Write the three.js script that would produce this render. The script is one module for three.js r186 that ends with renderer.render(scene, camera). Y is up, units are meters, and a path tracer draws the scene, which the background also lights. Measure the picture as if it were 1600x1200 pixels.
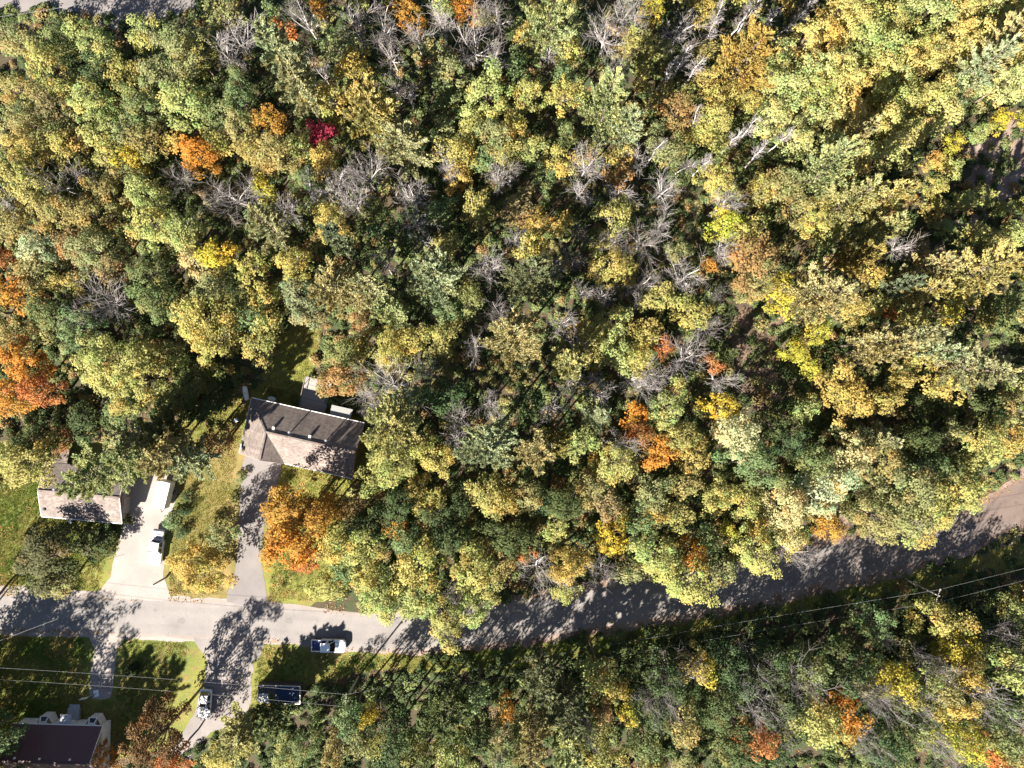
import * as THREE from 'three';
import { mergeGeometries } from 'three/addons/utils/BufferGeometryUtils.js';
import { RoundedBoxGeometry } from 'three/addons/geometries/RoundedBoxGeometry.js';

// ------------------------------------------------------------------ camera, sky, sun, exposure
const ALT = 121, HALF_W = 0.708, HALF_H = 0.531;            // drone height; tangents of half the field of view
const scene = new THREE.Scene();
const camera = new THREE.PerspectiveCamera(2 * Math.atan(HALF_H) * 180 / Math.PI, 4 / 3, 1, 3000);
camera.position.set(0, ALT, 0);
camera.up.set(0, 0, -1);
camera.lookAt(0, 0, 0);

const SUN_EL = 32.5 * Math.PI / 180;
const sunDir = new THREE.Vector3(-0.62 * Math.cos(SUN_EL), Math.sin(SUN_EL), 0.785 * Math.cos(SUN_EL)).normalize();
{ // clear autumn sky: deep blue overhead, paler towards the horizon and round the sun
  const W = 512, H = 256, d = new Float32Array(W * H * 4), dir = new THREE.Vector3();
  for (let j = 0; j < H; j++) for (let i = 0; i < W; i++) {
    const up = ((j + 0.5) / H - 0.5) * Math.PI, az = ((i + 0.5) / W - 0.5) * 2 * Math.PI, y = Math.sin(up), o = (j * W + i) * 4;
    dir.set(Math.cos(az) * Math.cos(up), y, Math.sin(az) * Math.cos(up));
    const g = Math.max(0, dir.dot(sunDir)), t = Math.pow(1 - Math.max(0, y), 3), halo = 0.5 * Math.pow(g, 8) + 0.25 * g * g, z = [0.027, 0.042, 0.075], h = [0.1, 0.114, 0.132];
    for (let k = 0; k < 3; k++) d[o + k] = ((z[k] + (h[k] - z[k]) * t) * (1 + halo)) * (y < 0 ? 0.6 : 1);
    d[o + 3] = 1;
  }
  const t = new THREE.DataTexture(d, W, H, THREE.RGBAFormat, THREE.FloatType); t.mapping = THREE.EquirectangularReflectionMapping; t.magFilter = THREE.LinearFilter; t.needsUpdate = true;
  scene.background = t; scene.environment = t;
}
const sun = new THREE.DirectionalLight(new THREE.Color(1.0, 0.935, 0.825), 5);
sun.name = 'sun';
sun.position.copy(sunDir).multiplyScalar(250);
sun.castShadow = true;
sun.shadow.camera.left = sun.shadow.camera.bottom = -140;
sun.shadow.camera.right = sun.shadow.camera.top = 140;
sun.shadow.camera.far = 600;
sun.shadow.mapSize.set(4096, 4096);
scene.add(sun, sun.target);
const renderer = new THREE.WebGLRenderer({ antialias: true });
renderer.toneMapping = THREE.LinearToneMapping;
renderer.toneMappingExposure = 4.7;
renderer.shadowMap.enabled = true;

// ------------------------------------------------------------------ helpers
function rng(seed) { let a = seed >>> 0; return () => { a = (a + 0x6d2b79f5) | 0; let t = Math.imul(a ^ (a >>> 15), 1 | a); t = (t + Math.imul(t ^ (t >>> 7), 61 | t)) ^ t; return ((t ^ (t >>> 14)) >>> 0) / 4294967296; }; }
const R0 = rng(7);
const mix = (a, b, t) => a + (b - a) * t, clamp = (x, a, b) => Math.min(b, Math.max(a, x));
const V = (x, y, z) => new THREE.Vector3(x, y, z);
const K = ALT * HALF_W / 800;                                 // metres on the ground per photo pixel
const at = (px, py, h = 0) => V((px - 800) * K * (1 - h / ALT), h, (py - 600) * K * (1 - h / ALT));
const used = new Map();
function numbered(name) { const n = used.get(name) || 0; used.set(name, n + 1); return n ? `${name}_${String(n).padStart(3, '0')}` : name; }
function tag(o, label, category, group) { o.userData.label = label; o.userData.category = category; if (group) o.userData.group = group; return o; }
function thing(name, label, category, p, turn = 0, group) {
  const o = new THREE.Group(); o.name = numbered(name); o.position.copy(p); o.rotation.y = turn; scene.add(o);
  return tag(o, label, category, group);
}
function part(parent, name, geo, material) {
  const m = new THREE.Mesh(geo, material); m.name = name; m.castShadow = m.receiveShadow = true; parent.add(m); return m;
}
function hash2(x, y, s) { let h = Math.imul(x | 0, 374761393) ^ Math.imul(y | 0, 668265263) ^ Math.imul(s | 0, 2147483647 - 987654); h = Math.imul(h ^ (h >>> 13), 1274126177); return ((h ^ (h >>> 16)) >>> 0) / 4294967296; }
function vnoise(x, y, s = 0, wrap = 0) {
  const ix = Math.floor(x), iy = Math.floor(y), fx = x - ix, fy = y - iy, u = fx * fx * (3 - 2 * fx), v = fy * fy * (3 - 2 * fy);
  const w = (k) => wrap ? ((k % wrap) + wrap) % wrap : k;
  return mix(mix(hash2(w(ix), w(iy), s), hash2(w(ix + 1), w(iy), s), u), mix(hash2(w(ix), w(iy + 1), s), hash2(w(ix + 1), w(iy + 1), s), u), v);
}
function fbm(x, y, s, oct, wrap = 0) { let a = 0, k = 0.5, t = 0; for (let i = 0; i < oct; i++) { a += k * vnoise(x, y, s + i * 17, wrap); t += k; x *= 2; y *= 2; wrap *= 2; k *= 0.5; } return a / t; }
const toS = (c) => 255 * (c <= 0.0031308 ? 12.92 * c : 1.055 * Math.pow(c, 1 / 2.4) - 0.055);
// a tile of colour computed per pixel; f(u, v, x, y) returns a linear colour; the tile covers `metres`
function tile(n, metres, f) {
  const d = new Uint8Array(n * n * 4);
  for (let y = 0; y < n; y++) for (let x = 0; x < n; x++) {
    const c = f(x / n, y / n, x, y), o = (y * n + x) * 4;
    for (let k = 0; k < 3; k++) d[o + k] = clamp(toS(Math.max(0, c[k])), 0, 255);
    d[o + 3] = 255;
  }
  const t = new THREE.DataTexture(d, n, n); t.colorSpace = THREE.SRGBColorSpace; t.wrapS = t.wrapT = THREE.RepeatWrapping; t.magFilter = THREE.LinearFilter; t.repeat.set(1 / metres, 1 / metres); t.needsUpdate = true; return t;
}
const sc = (c, k) => [c[0] * k, c[1] * k, c[2] * k], mx = (a, b, t) => [mix(a[0], b[0], t), mix(a[1], b[1], t), mix(a[2], b[2], t)];
const std = (rgb, rough = 0.8, extra = {}) => new THREE.MeshStandardMaterial({ color: new THREE.Color().setRGB(...rgb), roughness: rough, ...extra });

// ------------------------------------------------------------------ ground textures
const texFloor = tile(1024, 26, (u, v, x, y) => {
  const big = fbm(u * 6, v * 6, 1, 4, 6), leaf = hash2(x >> 1, y >> 1, 5), fine = hash2(x, y, 6);
  let c = mx([0.025, 0.024, 0.013], [0.06, 0.045, 0.024], big);
  if (leaf > 0.72) c = mx(c, leaf > 0.92 ? [0.17, 0.095, 0.035] : [0.1, 0.07, 0.03], 0.75);
  if (vnoise(u * 24, v * 24, 9, 24) > 0.62) c = mx(c, [0.03, 0.05, 0.014], 0.7);
  return sc(c, 0.7 + 0.6 * fine);
});
const texLawn = tile(2048, 70, (u, v, x, y) => {
  const a = fbm(u * 14, v * 14, 31, 5, 14), b = fbm(u * 50, v * 50, 37, 3, 50), fine = hash2(x, y, 33), mid = hash2(x >> 2, y >> 2, 35);
  let c = mx([0.08, 0.11, 0.016], [0.165, 0.16, 0.03], clamp((a - 0.3) * 2.4, 0, 1));
  c = mx(c, [0.16, 0.11, 0.04], clamp((b - 0.55) * 3, 0, 0.8));
  if (mid > 0.965) c = mx(c, [0.26, 0.13, 0.04], 0.7);
  return sc(c, 0.62 + 0.5 * fine + 0.25 * mid);
});
const texDry = tile(1024, 24, (u, v, x, y) => {
  const a = fbm(u * 8, v * 8, 41, 5, 8), fine = hash2(x, y, 43), mid = hash2(x >> 2, y >> 2, 45);
  let c = mx([0.09, 0.092, 0.018], [0.2, 0.145, 0.05], clamp((a - 0.28) * 2.3, 0, 1));
  if (mid > 0.95) c = mx(c, [0.2, 0.11, 0.05], 0.6);
  return sc(c, 0.65 + 0.5 * fine + 0.2 * mid);
});
const texGravel = tile(1024, 16, (u, v, x, y) => {
  const a = fbm(u * 7, v * 7, 51, 5, 7), st = hash2(x >> 1, y >> 1, 53), fine = hash2(x, y, 55);
  const c = mx([0.215, 0.182, 0.168], [0.3, 0.262, 0.246], a);
  return sc(c, 0.72 + 0.35 * st + 0.2 * fine);
});
const texGravel2 = tile(512, 12, (u, v, x, y) => sc(mx([0.15, 0.135, 0.13], [0.25, 0.222, 0.21], fbm(u * 7, v * 7, 57, 5, 7)), 0.72 + 0.35 * hash2(x >> 1, y >> 1, 58) + 0.2 * hash2(x, y, 59)));
const texAsphalt = tile(1024, 18, (u, v, x, y) => {
  const a = fbm(u * 8, v * 8, 61, 5, 8), st = hash2(x, y, 63), crack = Math.abs(fbm(u * 11, v * 11, 67, 4, 11) - 0.5);
  let c = mx([0.175, 0.158, 0.152], [0.25, 0.225, 0.215], a);
  if (crack < 0.004) c = sc(c, 0.72);
  if (fbm(u * 5, v * 5, 69, 3, 5) > 0.66) c = sc(c, 0.84);
  if (hash2(x >> 2, y >> 2, 65) > 0.997) c = mx(c, [0.2, 0.12, 0.05], 0.5);
  return sc(c, 0.75 + 0.5 * st);
});
const texTar = tile(1024, 14, (u, v, x, y) => {
  const a = fbm(u * 8, v * 8, 71, 5, 8), st = hash2(x, y, 73);
  return sc(mx([0.135, 0.122, 0.12], [0.2, 0.178, 0.172], a), 0.75 + 0.5 * st);
});
const texSoil = tile(1024, 20, (u, v, x, y) => {
  const a = fbm(u * 9, v * 9, 81, 5, 9), st = hash2(x >> 1, y >> 1, 83);
  return sc(mx([0.13, 0.085, 0.065], [0.28, 0.21, 0.175], clamp((a - 0.25) * 2, 0, 1)), 0.7 + 0.55 * st);
});
const texDirt = tile(512, 12, (u, v, x, y) => sc(mx([0.06, 0.042, 0.028], [0.17, 0.115, 0.075], clamp((fbm(u * 9, v * 9, 85, 5, 9) - 0.25) * 2, 0, 1)), 0.7 + 0.55 * hash2(x >> 1, y >> 1, 87)));
const shingles = (c0, c1, seed) => tile(1024, 16, (u, v, x, y) => {
  const row = Math.floor(y / 12), tab = Math.floor((x + (row % 2) * 13 + hash2(row, 1, seed) * 26) / 26), k = hash2(tab, row, seed), edge = y % 12 < 2 ? 0.72 : 1;
  return sc(mx(c0, c1, k), (0.8 + 0.4 * hash2(x >> 1, y >> 1, seed + 3)) * edge * (0.78 + 0.44 * fbm(u * 7, v * 7, seed + 9, 4, 7)) * (fbm(u * 30, v * 4, seed + 20, 3) > 0.63 ? 0.86 : 1));
});
const texShingleA = shingles([0.132, 0.102, 0.09], [0.2, 0.163, 0.147], 91), texShingleB = shingles([0.122, 0.096, 0.087], [0.206, 0.168, 0.153], 95);
const texWood = tile(256, 2.4, (u, v, x, y) => {
  const b = Math.floor(y / 16), k = hash2(b, 0, 101), gap = y % 16 < 2 ? 0.35 : 1, g = vnoise(u * 6, v * 90, 103, 0);
  return sc(mx([0.2, 0.18, 0.17], [0.32, 0.3, 0.28], 0.6 * k + 0.4 * g), gap);
});

const matOf = (map, bump = 0, rough = 0.95) => new THREE.MeshStandardMaterial({ map, roughness: rough, ...(bump ? { bumpMap: map, bumpScale: bump } : {}) });
const mFloor = matOf(texFloor, 0.05), mLawn = matOf(texLawn, 0.06), mDry = matOf(texDry, 0.06), mGravel = matOf(texGravel, 0.02), mTar = matOf(texTar, 0.006), mSoil = matOf(texSoil, 0.04);
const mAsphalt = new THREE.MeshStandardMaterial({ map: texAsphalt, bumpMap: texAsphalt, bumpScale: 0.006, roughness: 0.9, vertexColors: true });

// ------------------------------------------------------------------ ground, roads, lawns, drives
function sheet(name, pts, level, material, wob = 0.25, step = 0.6, seed = 1) {
  const w = pts.map(([x, y]) => at(x, y)), out = [], n = w.length;
  for (let i = 0; i < n; i++) {
    const a = w[(i + n - 1) % n], b = w[i], c = w[(i + 1) % n], d = w[(i + 2) % n], k = Math.max(1, Math.round(b.distanceTo(c) / step));
    for (let j = 0; j < k; j++) {
      const t = j / k, t2 = t * t, t3 = t2 * t, f = (p, q, r, s) => mix(q + (r - q) * t, 0.5 * (2 * q + (r - p) * t + (2 * p - 5 * q + 4 * r - s) * t2 + (3 * q - p - 3 * r + s) * t3), 0.55);
      const x = f(a.x, b.x, c.x, d.x), z = f(a.z, b.z, c.z, d.z);
      out.push(new THREE.Vector2(x + (fbm(x * 0.9, z * 0.9, seed, 3) - 0.5) * 4 * wob, z + (fbm(x * 0.9, z * 0.9, seed + 50, 3) - 0.5) * 4 * wob));
    }
  }
  const faces = THREE.ShapeUtils.triangulateShape(out, []), pos = [], uv = [], idx = [];
  for (const p of out) { pos.push(p.x, level, p.y); uv.push(p.x, p.y); }
  const area = THREE.ShapeUtils.area(out);
  for (const f of faces) area < 0 ? idx.push(f[0], f[1], f[2]) : idx.push(f[0], f[2], f[1]);
  const g = new THREE.BufferGeometry();
  g.setAttribute('position', new THREE.Float32BufferAttribute(pos, 3)); g.setAttribute('uv', new THREE.Float32BufferAttribute(uv, 2)); g.setIndex(idx); g.computeVertexNormals();
  const m = new THREE.Mesh(g, material); m.name = numbered(name); m.receiveShadow = true; m.userData.kind = 'structure'; scene.add(m); return m;
}
{
  const g = new THREE.PlaneGeometry(1600, 1600, 1, 1).rotateX(-Math.PI / 2), p = g.attributes.position, uv = g.attributes.uv;
  for (let i = 0; i < p.count; i++) uv.setXY(i, p.getX(i), p.getZ(i));
  const m = new THREE.Mesh(g, mFloor); m.name = 'ground'; m.receiveShadow = true; m.userData.kind = 'structure'; scene.add(m);
}
const LAWN_A = [[-90, 700], [60, 690], [200, 690], [330, 640], [400, 600], [560, 650], [600, 740], [520, 930], [400, 960], [200, 945], [0, 930], [-90, 925]];
const LAWN_S = [[-90, 975], [140, 985], [330, 995], [480, 1000], [640, 1010], [760, 1010], [700, 1040], [560, 1050], [480, 1075], [380, 1130], [300, 1160], [120, 1200], [-90, 1240]];
const VERGE = [[620, 1000], [760, 1005], [900, 985], [1060, 960], [1200, 935], [1340, 905], [1480, 880], [1600, 840], [1680, 800], [1700, 850], [1560, 905], [1400, 930], [1220, 965], [1000, 1010], [800, 1045], [640, 1050]];
const CLEAR_N = [[424, 560], [440, 520], [462, 498], [500, 505], [498, 545], [488, 590], [500, 640], [430, 625], [412, 600]];
sheet('lawn', LAWN_A, 0.004, mLawn, 0.3, 0.6, 3);
sheet('lawn', LAWN_S, 0.004, mLawn, 0.3, 0.6, 4);
sheet('lawn', CLEAR_N, 0.004, mLawn, 0.3, 0.6, 5);
sheet('roadside_grass', VERGE, 0.004, mLawn, 0.4, 0.8, 6);
sheet('dry_lawn', [[300, 690], [340, 680], [372, 690], [384, 715], [378, 760], [374, 850], [362, 925], [330, 936], [268, 928], [262, 880], [280, 800], [276, 760]], 0.008, mDry, 0.35, 0.6, 7);
sheet('dirt_track', [[1138, 520], [1150, 478], [1190, 458], [1225, 478], [1232, 530], [1215, 590], [1228, 640], [1190, 650], [1150, 600]], 0.004, matOf(texDirt, 0.05), 0.6, 0.6, 8);
sheet('bare_soil', [[1490, 350], [1500, 300], [1522, 270], [1510, 235], [1548, 215], [1580, 190], [1680, 150], [1700, 330], [1600, 300], [1560, 320], [1540, 350], [1500, 375]], 0.004, mSoil, 0.6, 0.6, 9);
sheet('bare_soil', [[1450, 400], [1480, 372], [1510, 368], [1520, 390], [1490, 410], [1460, 425]], 0.004, mSoil, 0.5, 0.6, 10);
sheet('road', [[-120, -140], [460, -140], [350, -20], [300, 14], [215, 42], [170, 44], [60, 20], [-120, 28]], 0.004, mTar, 0.35, 0.7, 11);
sheet('roadside_dirt', [[620, 958], [700, 952], [830, 925], [900, 912], [1000, 898], [1110, 880], [1220, 858], [1330, 800], [1430, 800], [1550, 770], [1610, 720], [1720, 700], [1600, 840], [1480, 880], [1330, 920], [1100, 968], [800, 1012], [620, 1022]], 0.008, mSoil, 0.35, 0.6, 12);
// the road ribbon with worn wheel tracks and gravelly edges
const roadLine = new THREE.CatmullRomCurve3([[-160, 948], [0, 955], [120, 960], [280, 966], [420, 972], [560, 988], [700, 983], [830, 966], [950, 946], [1080, 926], [1200, 902], [1330, 872], [1420, 850], [1500, 832], [1570, 800], [1630, 760], [1740, 680]].map(([x, y]) => at(x, y)));
{
  const N = 260, M = 16, W = 3.35, pos = [], uv = [], col = [], idx = [];
  for (let i = 0; i <= N; i++) {
    const p = roadLine.getPointAt(i / N), t = roadLine.getTangentAt(i / N), nx = -t.z, nz = t.x;
    for (let j = 0; j <= M; j++) {
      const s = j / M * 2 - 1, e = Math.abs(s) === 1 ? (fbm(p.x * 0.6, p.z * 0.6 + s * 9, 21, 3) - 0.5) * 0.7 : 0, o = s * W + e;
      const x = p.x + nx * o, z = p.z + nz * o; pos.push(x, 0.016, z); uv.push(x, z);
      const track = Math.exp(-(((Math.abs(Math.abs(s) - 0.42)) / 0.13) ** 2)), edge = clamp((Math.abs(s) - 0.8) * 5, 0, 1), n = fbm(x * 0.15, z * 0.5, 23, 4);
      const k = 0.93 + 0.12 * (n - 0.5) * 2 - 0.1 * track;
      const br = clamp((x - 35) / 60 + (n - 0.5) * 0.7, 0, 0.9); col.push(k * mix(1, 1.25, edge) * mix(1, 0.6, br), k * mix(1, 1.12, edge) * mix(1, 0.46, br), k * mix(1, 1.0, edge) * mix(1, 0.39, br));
    }
  }
  for (let i = 0; i < N; i++) for (let j = 0; j < M; j++) { const a = i * (M + 1) + j, b = a + M + 1; idx.push(a, a + 1, b, b, a + 1, b + 1); }
  const g = new THREE.BufferGeometry();
  g.setAttribute('position', new THREE.Float32BufferAttribute(pos, 3)); g.setAttribute('uv', new THREE.Float32BufferAttribute(uv, 2)); g.setAttribute('color', new THREE.Float32BufferAttribute(col, 3)); g.setIndex(idx); g.computeVertexNormals();
  if (g.attributes.normal.getY(0) < 0) { for (let i = 0; i < idx.length; i += 3) [idx[i], idx[i + 1]] = [idx[i + 1], idx[i]]; g.setIndex(idx); g.computeVertexNormals(); }
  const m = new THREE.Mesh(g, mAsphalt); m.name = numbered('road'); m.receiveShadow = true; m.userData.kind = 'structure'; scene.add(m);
}
sheet('gravel_shoulder', [[-120, 908], [0, 914], [130, 922], [260, 930], [420, 940], [420, 952], [260, 945], [100, 938], [-120, 932]], 0.012, mGravel, 0.18, 0.5, 24);
sheet('gravel_shoulder', [[-120, 972], [140, 984], [280, 992], [420, 1002], [440, 1008], [280, 1002], [140, 996], [-120, 990]], 0.012, mGravel, 0.18, 0.5, 25);
sheet('gravel_drive', [[204, 764], [224, 742], [240, 738], [268, 742], [277, 770], [266, 815], [258, 850], [256, 900], [262, 938], [158, 930], [172, 900], [184, 850], [195, 815]], 0.020, mGravel, 0.14, 0.5, 13);
sheet('asphalt_drive', [[383, 712], [440, 722], [428, 770], [413, 820], [408, 870], [416, 944], [354, 940], [366, 900], [372, 850], [374, 790]], 0.020, mTar, 0.08, 0.5, 14);
sheet('gravel_drive', [[304, 996], [412, 1006], [396, 1040], [393, 1070], [390, 1110], [352, 1136], [322, 1150], [285, 1205], [245, 1205], [290, 1140], [306, 1105], [319, 1070], [322, 1025]], 0.020, matOf(texGravel2, 0.02), 0.2, 0.5, 15);
sheet('concrete_drive', [[140, 992], [190, 996], [182, 1020], [178, 1052], [172, 1090], [141, 1090], [142, 1050], [148, 1018]], 0.020, mGravel, 0.08, 0.5, 16);

// ------------------------------------------------------------------ tree geometry
class Leaves {
  constructor() { this.p = []; this.c = []; this.i = []; }
  tri(a, b, c, col) { const n = this.p.length / 3; this.p.push(a.x, a.y, a.z, b.x, b.y, b.z, c.x, c.y, c.z); for (let k = 0; k < 3; k++) this.c.push(...col); this.i.push(n, n + 1, n + 2); }
  kite(o, dir, side, len, wid, bend, nrm, col) {
    const n = this.p.length / 3, m = len * 0.45;
    this.p.push(o.x, o.y, o.z, o.x + dir.x * m + side.x * wid + nrm.x * bend, o.y + dir.y * m + side.y * wid + nrm.y * bend, o.z + dir.z * m + side.z * wid + nrm.z * bend,
      o.x + dir.x * len, o.y + dir.y * len, o.z + dir.z * len, o.x + dir.x * m - side.x * wid + nrm.x * bend, o.y + dir.y * m - side.y * wid + nrm.y * bend, o.z + dir.z * m - side.z * wid + nrm.z * bend);
    for (let k = 0; k < 4; k++) this.c.push(...col);
    this.i.push(n, n + 1, n + 2, n, n + 2, n + 3);
  }
  build() { const g = new THREE.BufferGeometry(); g.setAttribute('position', new THREE.Float32BufferAttribute(this.p, 3)); g.setAttribute('color', new THREE.Float32BufferAttribute(this.c, 3)); g.setIndex(this.i); return g; }
}
class Wood {                                                   // tapered limbs of k sides
  constructor() { this.p = []; this.n = []; this.i = []; }
  limb(a, b, ra, rb, k = 4) {
    const d = V().subVectors(b, a).normalize(), s = Math.abs(d.y) > 0.9 ? V(1, 0, 0) : V(0, 1, 0), u = V().crossVectors(d, s).normalize(), w = V().crossVectors(d, u), n0 = this.p.length / 3;
    for (const [q, r] of [[a, ra], [b, rb]]) for (let j = 0; j < k; j++) { const t = j / k * 6.2832, x = Math.cos(t), y = Math.sin(t), nx = u.x * x + w.x * y, ny = u.y * x + w.y * y, nz = u.z * x + w.z * y; this.p.push(q.x + nx * r, q.y + ny * r, q.z + nz * r); this.n.push(nx, ny, nz); }
    for (let j = 0; j < k; j++) { const e = (j + 1) % k; this.i.push(n0 + j, n0 + e, n0 + k + j, n0 + e, n0 + k + e, n0 + k + j); }
  }
  build() { const g = new THREE.BufferGeometry(); g.setAttribute('position', new THREE.Float32BufferAttribute(this.p, 3)); g.setAttribute('normal', new THREE.Float32BufferAttribute(this.n, 3)); g.setIndex(this.i); return g; }
}
function ball(r) { let x, y, z, l; do { x = r() * 2 - 1; y = r() * 2 - 1; z = r() * 2 - 1; l = x * x + y * y + z * z; } while (l > 1 || l < 0.01); l = Math.sqrt(l); return V(x / l, y / l, z / l); }
function trunkTo(w, r, H, r0, top) { let a = V(0, -0.1, 0); const n = 5; for (let i = 1; i <= n; i++) { const b = V((r() - 0.5) * 0.35, H * top * i / n, (r() - 0.5) * 0.35); w.limb(a, b, mix(r0, r0 * 0.35, (i - 1) / n), mix(r0, r0 * 0.35, i / n), 7); a = b; } return a; }

// a broad leafy crown: boughs carry separate clumps of leaves, with gaps between them
function leafy(R, H, seed, o = {}) {
  const r = rng(seed), L = new Leaves(), w = new Wood(), tall = o.tall ?? 1.2, cs = o.clump ?? clamp(0.5 + R * 0.11, 0.5, 1.1), ch = Math.min(H * 0.62, R * 1.25 * tall), cy = H - ch;
  const nb = Math.round((o.dense ?? 1) * 1.95 * Math.pow(R / cs, 2) * Math.max(1, tall * 0.8)) + 3, leaf = o.leaf ?? clamp(0.21 + R * 0.02, 0.23, 0.33), top = trunkTo(w, r, H, 0.06 + R * 0.045, 0.72);
  const ph = [r() * 6.28, r() * 6.28, r() * 6.28], rad = (a) => 0.86 + 0.17 * Math.sin(a * 2 + ph[0]) + 0.14 * Math.sin(a * 3 + ph[1]) + 0.1 * Math.sin(a * 5 + ph[2]);
  for (let b = 0; b < nb; b++) {
    const az = b * 2.39996 + (r() - 0.5) * 0.9, v = 1 - (b + 0.5) / nb * 1.35, sy = clamp(v, -0.35, 1), sr = Math.sqrt(Math.max(0, 1 - sy * sy)), d = (r() < 0.16 ? 0.95 + 0.22 * r() : 0.5 + 0.42 * Math.sqrt(r())), f = rad(az);
    const c = V(Math.cos(az) * sr * R * f * d, cy + sy * ch * d * (0.9 + 0.25 * r()), Math.sin(az) * sr * R * f * d), q = cs * (0.5 + 0.8 * r());
    if (r() < 0.55) { const m = V(c.x * 0.35, mix(cy * 0.75, c.y, 0.3), c.z * 0.35); w.limb(V(0, Math.min(cy * 0.8, H * 0.65), 0), m, 0.03 + R * 0.016, 0.02 + R * 0.01, 4); w.limb(m, c, 0.02 + R * 0.01, 0.015, 3); }
    const warm = r(), lum = 0.86 + 0.3 * r(), tint = warm < (o.mixed ?? 0) ? [0.58 + 0.2 * r(), 0.76, 0.8] : warm < 0.16 ? [1.2, 0.97, 0.85] : warm < 0.36 ? [0.84, 1.0, 0.95] : [1, 1, 1];
    const nl = Math.round(q * q * (o.per ?? 86)) + 13, out = V(c.x, (c.y - cy) * 0.8 + 0.3 * R, c.z).normalize();
    for (let k = 0; k < nl; k++) {
      const e = ball(r); e.addScaledVector(out, 0.35).normalize();
      const rr = q * (0.25 + 0.95 * Math.pow(r(), 0.6)), pnt = V(c.x + e.x * rr, c.y + e.y * rr * 0.72, c.z + e.z * rr);
      const n = V(e.x * 0.5 + (r() - 0.5) * 0.9, e.y * 0.4 + 0.85 + (r() - 0.5) * 0.7, e.z * 0.5 + (r() - 0.5) * 0.9).normalize(), s = V().crossVectors(n, ball(r)).normalize(), dd = V().crossVectors(s, n), z = leaf * (0.65 + 0.75 * r()), j = lum * (0.8 + 0.4 * r());
      L.kite(pnt, dd, s, z, z * 0.42, z * 0.1, n, [tint[0] * j, tint[1] * j, tint[2] * j]);
    }
  }
  return { crown: L.build(), trunk: w.build(), R, H };
}
// a pine: whorls of upswept boughs carrying tufts of needles
function pine(R, H, seed, o = {}) {
  const r = rng(seed), L = new Leaves(), w = new Wood(), base = H * (o.bare ?? 0.38), step = o.step ?? 0.8, pw = o.power ?? 0.42;
  trunkTo(w, r, H, 0.09 + R * 0.03, 0.98);
  for (let y = base; y < H - 0.3; y += step * (0.75 + 0.5 * r())) {
    const t = (y - base) / (H - base), n = 4 + Math.floor(r() * 3), a0 = r() * 6.28, len = R * Math.pow(1 - t, pw) * (t < 0.15 ? 0.85 : 1);
    for (let b = 0; b < n; b++) {
      const az = a0 + b / n * 6.283 + (r() - 0.5) * 0.6, l = Math.max(0.5, len * (0.55 + 0.62 * r())), up = o.up ?? mix(0.12, 0.75, t), lum = 0.9 + 0.2 * r(), tint = r() < 0.22 ? [1.07, 1.0, 0.9] : r() < 0.3 ? [0.93, 1, 1.02] : [1, 1, 1];
      const d = V(Math.cos(az), up, Math.sin(az)).normalize(), a = V(0, y, 0), e = V(d.x * l, y + d.y * l + l * 0.06, d.z * l);
      w.limb(a, e, 0.03 + l * 0.012, 0.012, 3);
      const nt = Math.round(6 + l * (o.tufts ?? 9));
      for (let k = 0; k < nt; k++) {
        const s = 0.22 + 0.8 * Math.pow(k / nt, 0.75), off = (r() - 0.5) * l * 0.42 * (1.2 - s) + (r() - 0.5) * 0.4, c = V(d.x * l * s - d.z * off, y + (d.y * l + l * 0.06) * s + (r() - 0.3) * 0.2, d.z * l * s + d.x * off);
        const ax = V(d.x * 0.7 - d.z * off * 0.5 + (r() - 0.5) * 0.6, 0.45 + r() * 0.5, d.z * 0.7 + d.x * off * 0.5 + (r() - 0.5) * 0.6).normalize(), j0 = lum * (0.88 + 0.24 * r());
        for (let m = 0; m < 6; m++) {
          const g = V(ax.x + (r() - 0.5) * 1.5, ax.y + (r() - 0.5) * 1.1, ax.z + (r() - 0.5) * 1.5).normalize(), sd = V().crossVectors(g, V(r() * 1.4 - 0.7, 1, r() * 1.4 - 0.7)).normalize(), z = (o.needle ?? 0.38) * (0.7 + 0.6 * r()), j = j0 * (0.86 + 0.28 * r());
          const wd = z * 0.31;
          L.tri(V(c.x + sd.x * wd, c.y + sd.y * wd, c.z + sd.z * wd), V(c.x - sd.x * wd, c.y - sd.y * wd, c.z - sd.z * wd), V(c.x + g.x * z, c.y + g.y * z, c.z + g.z * z), [tint[0] * j, tint[1] * j, tint[2] * j]);
        }
      }
    }
  }
  return { crown: L.build(), trunk: w.build(), R, H };
}
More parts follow.
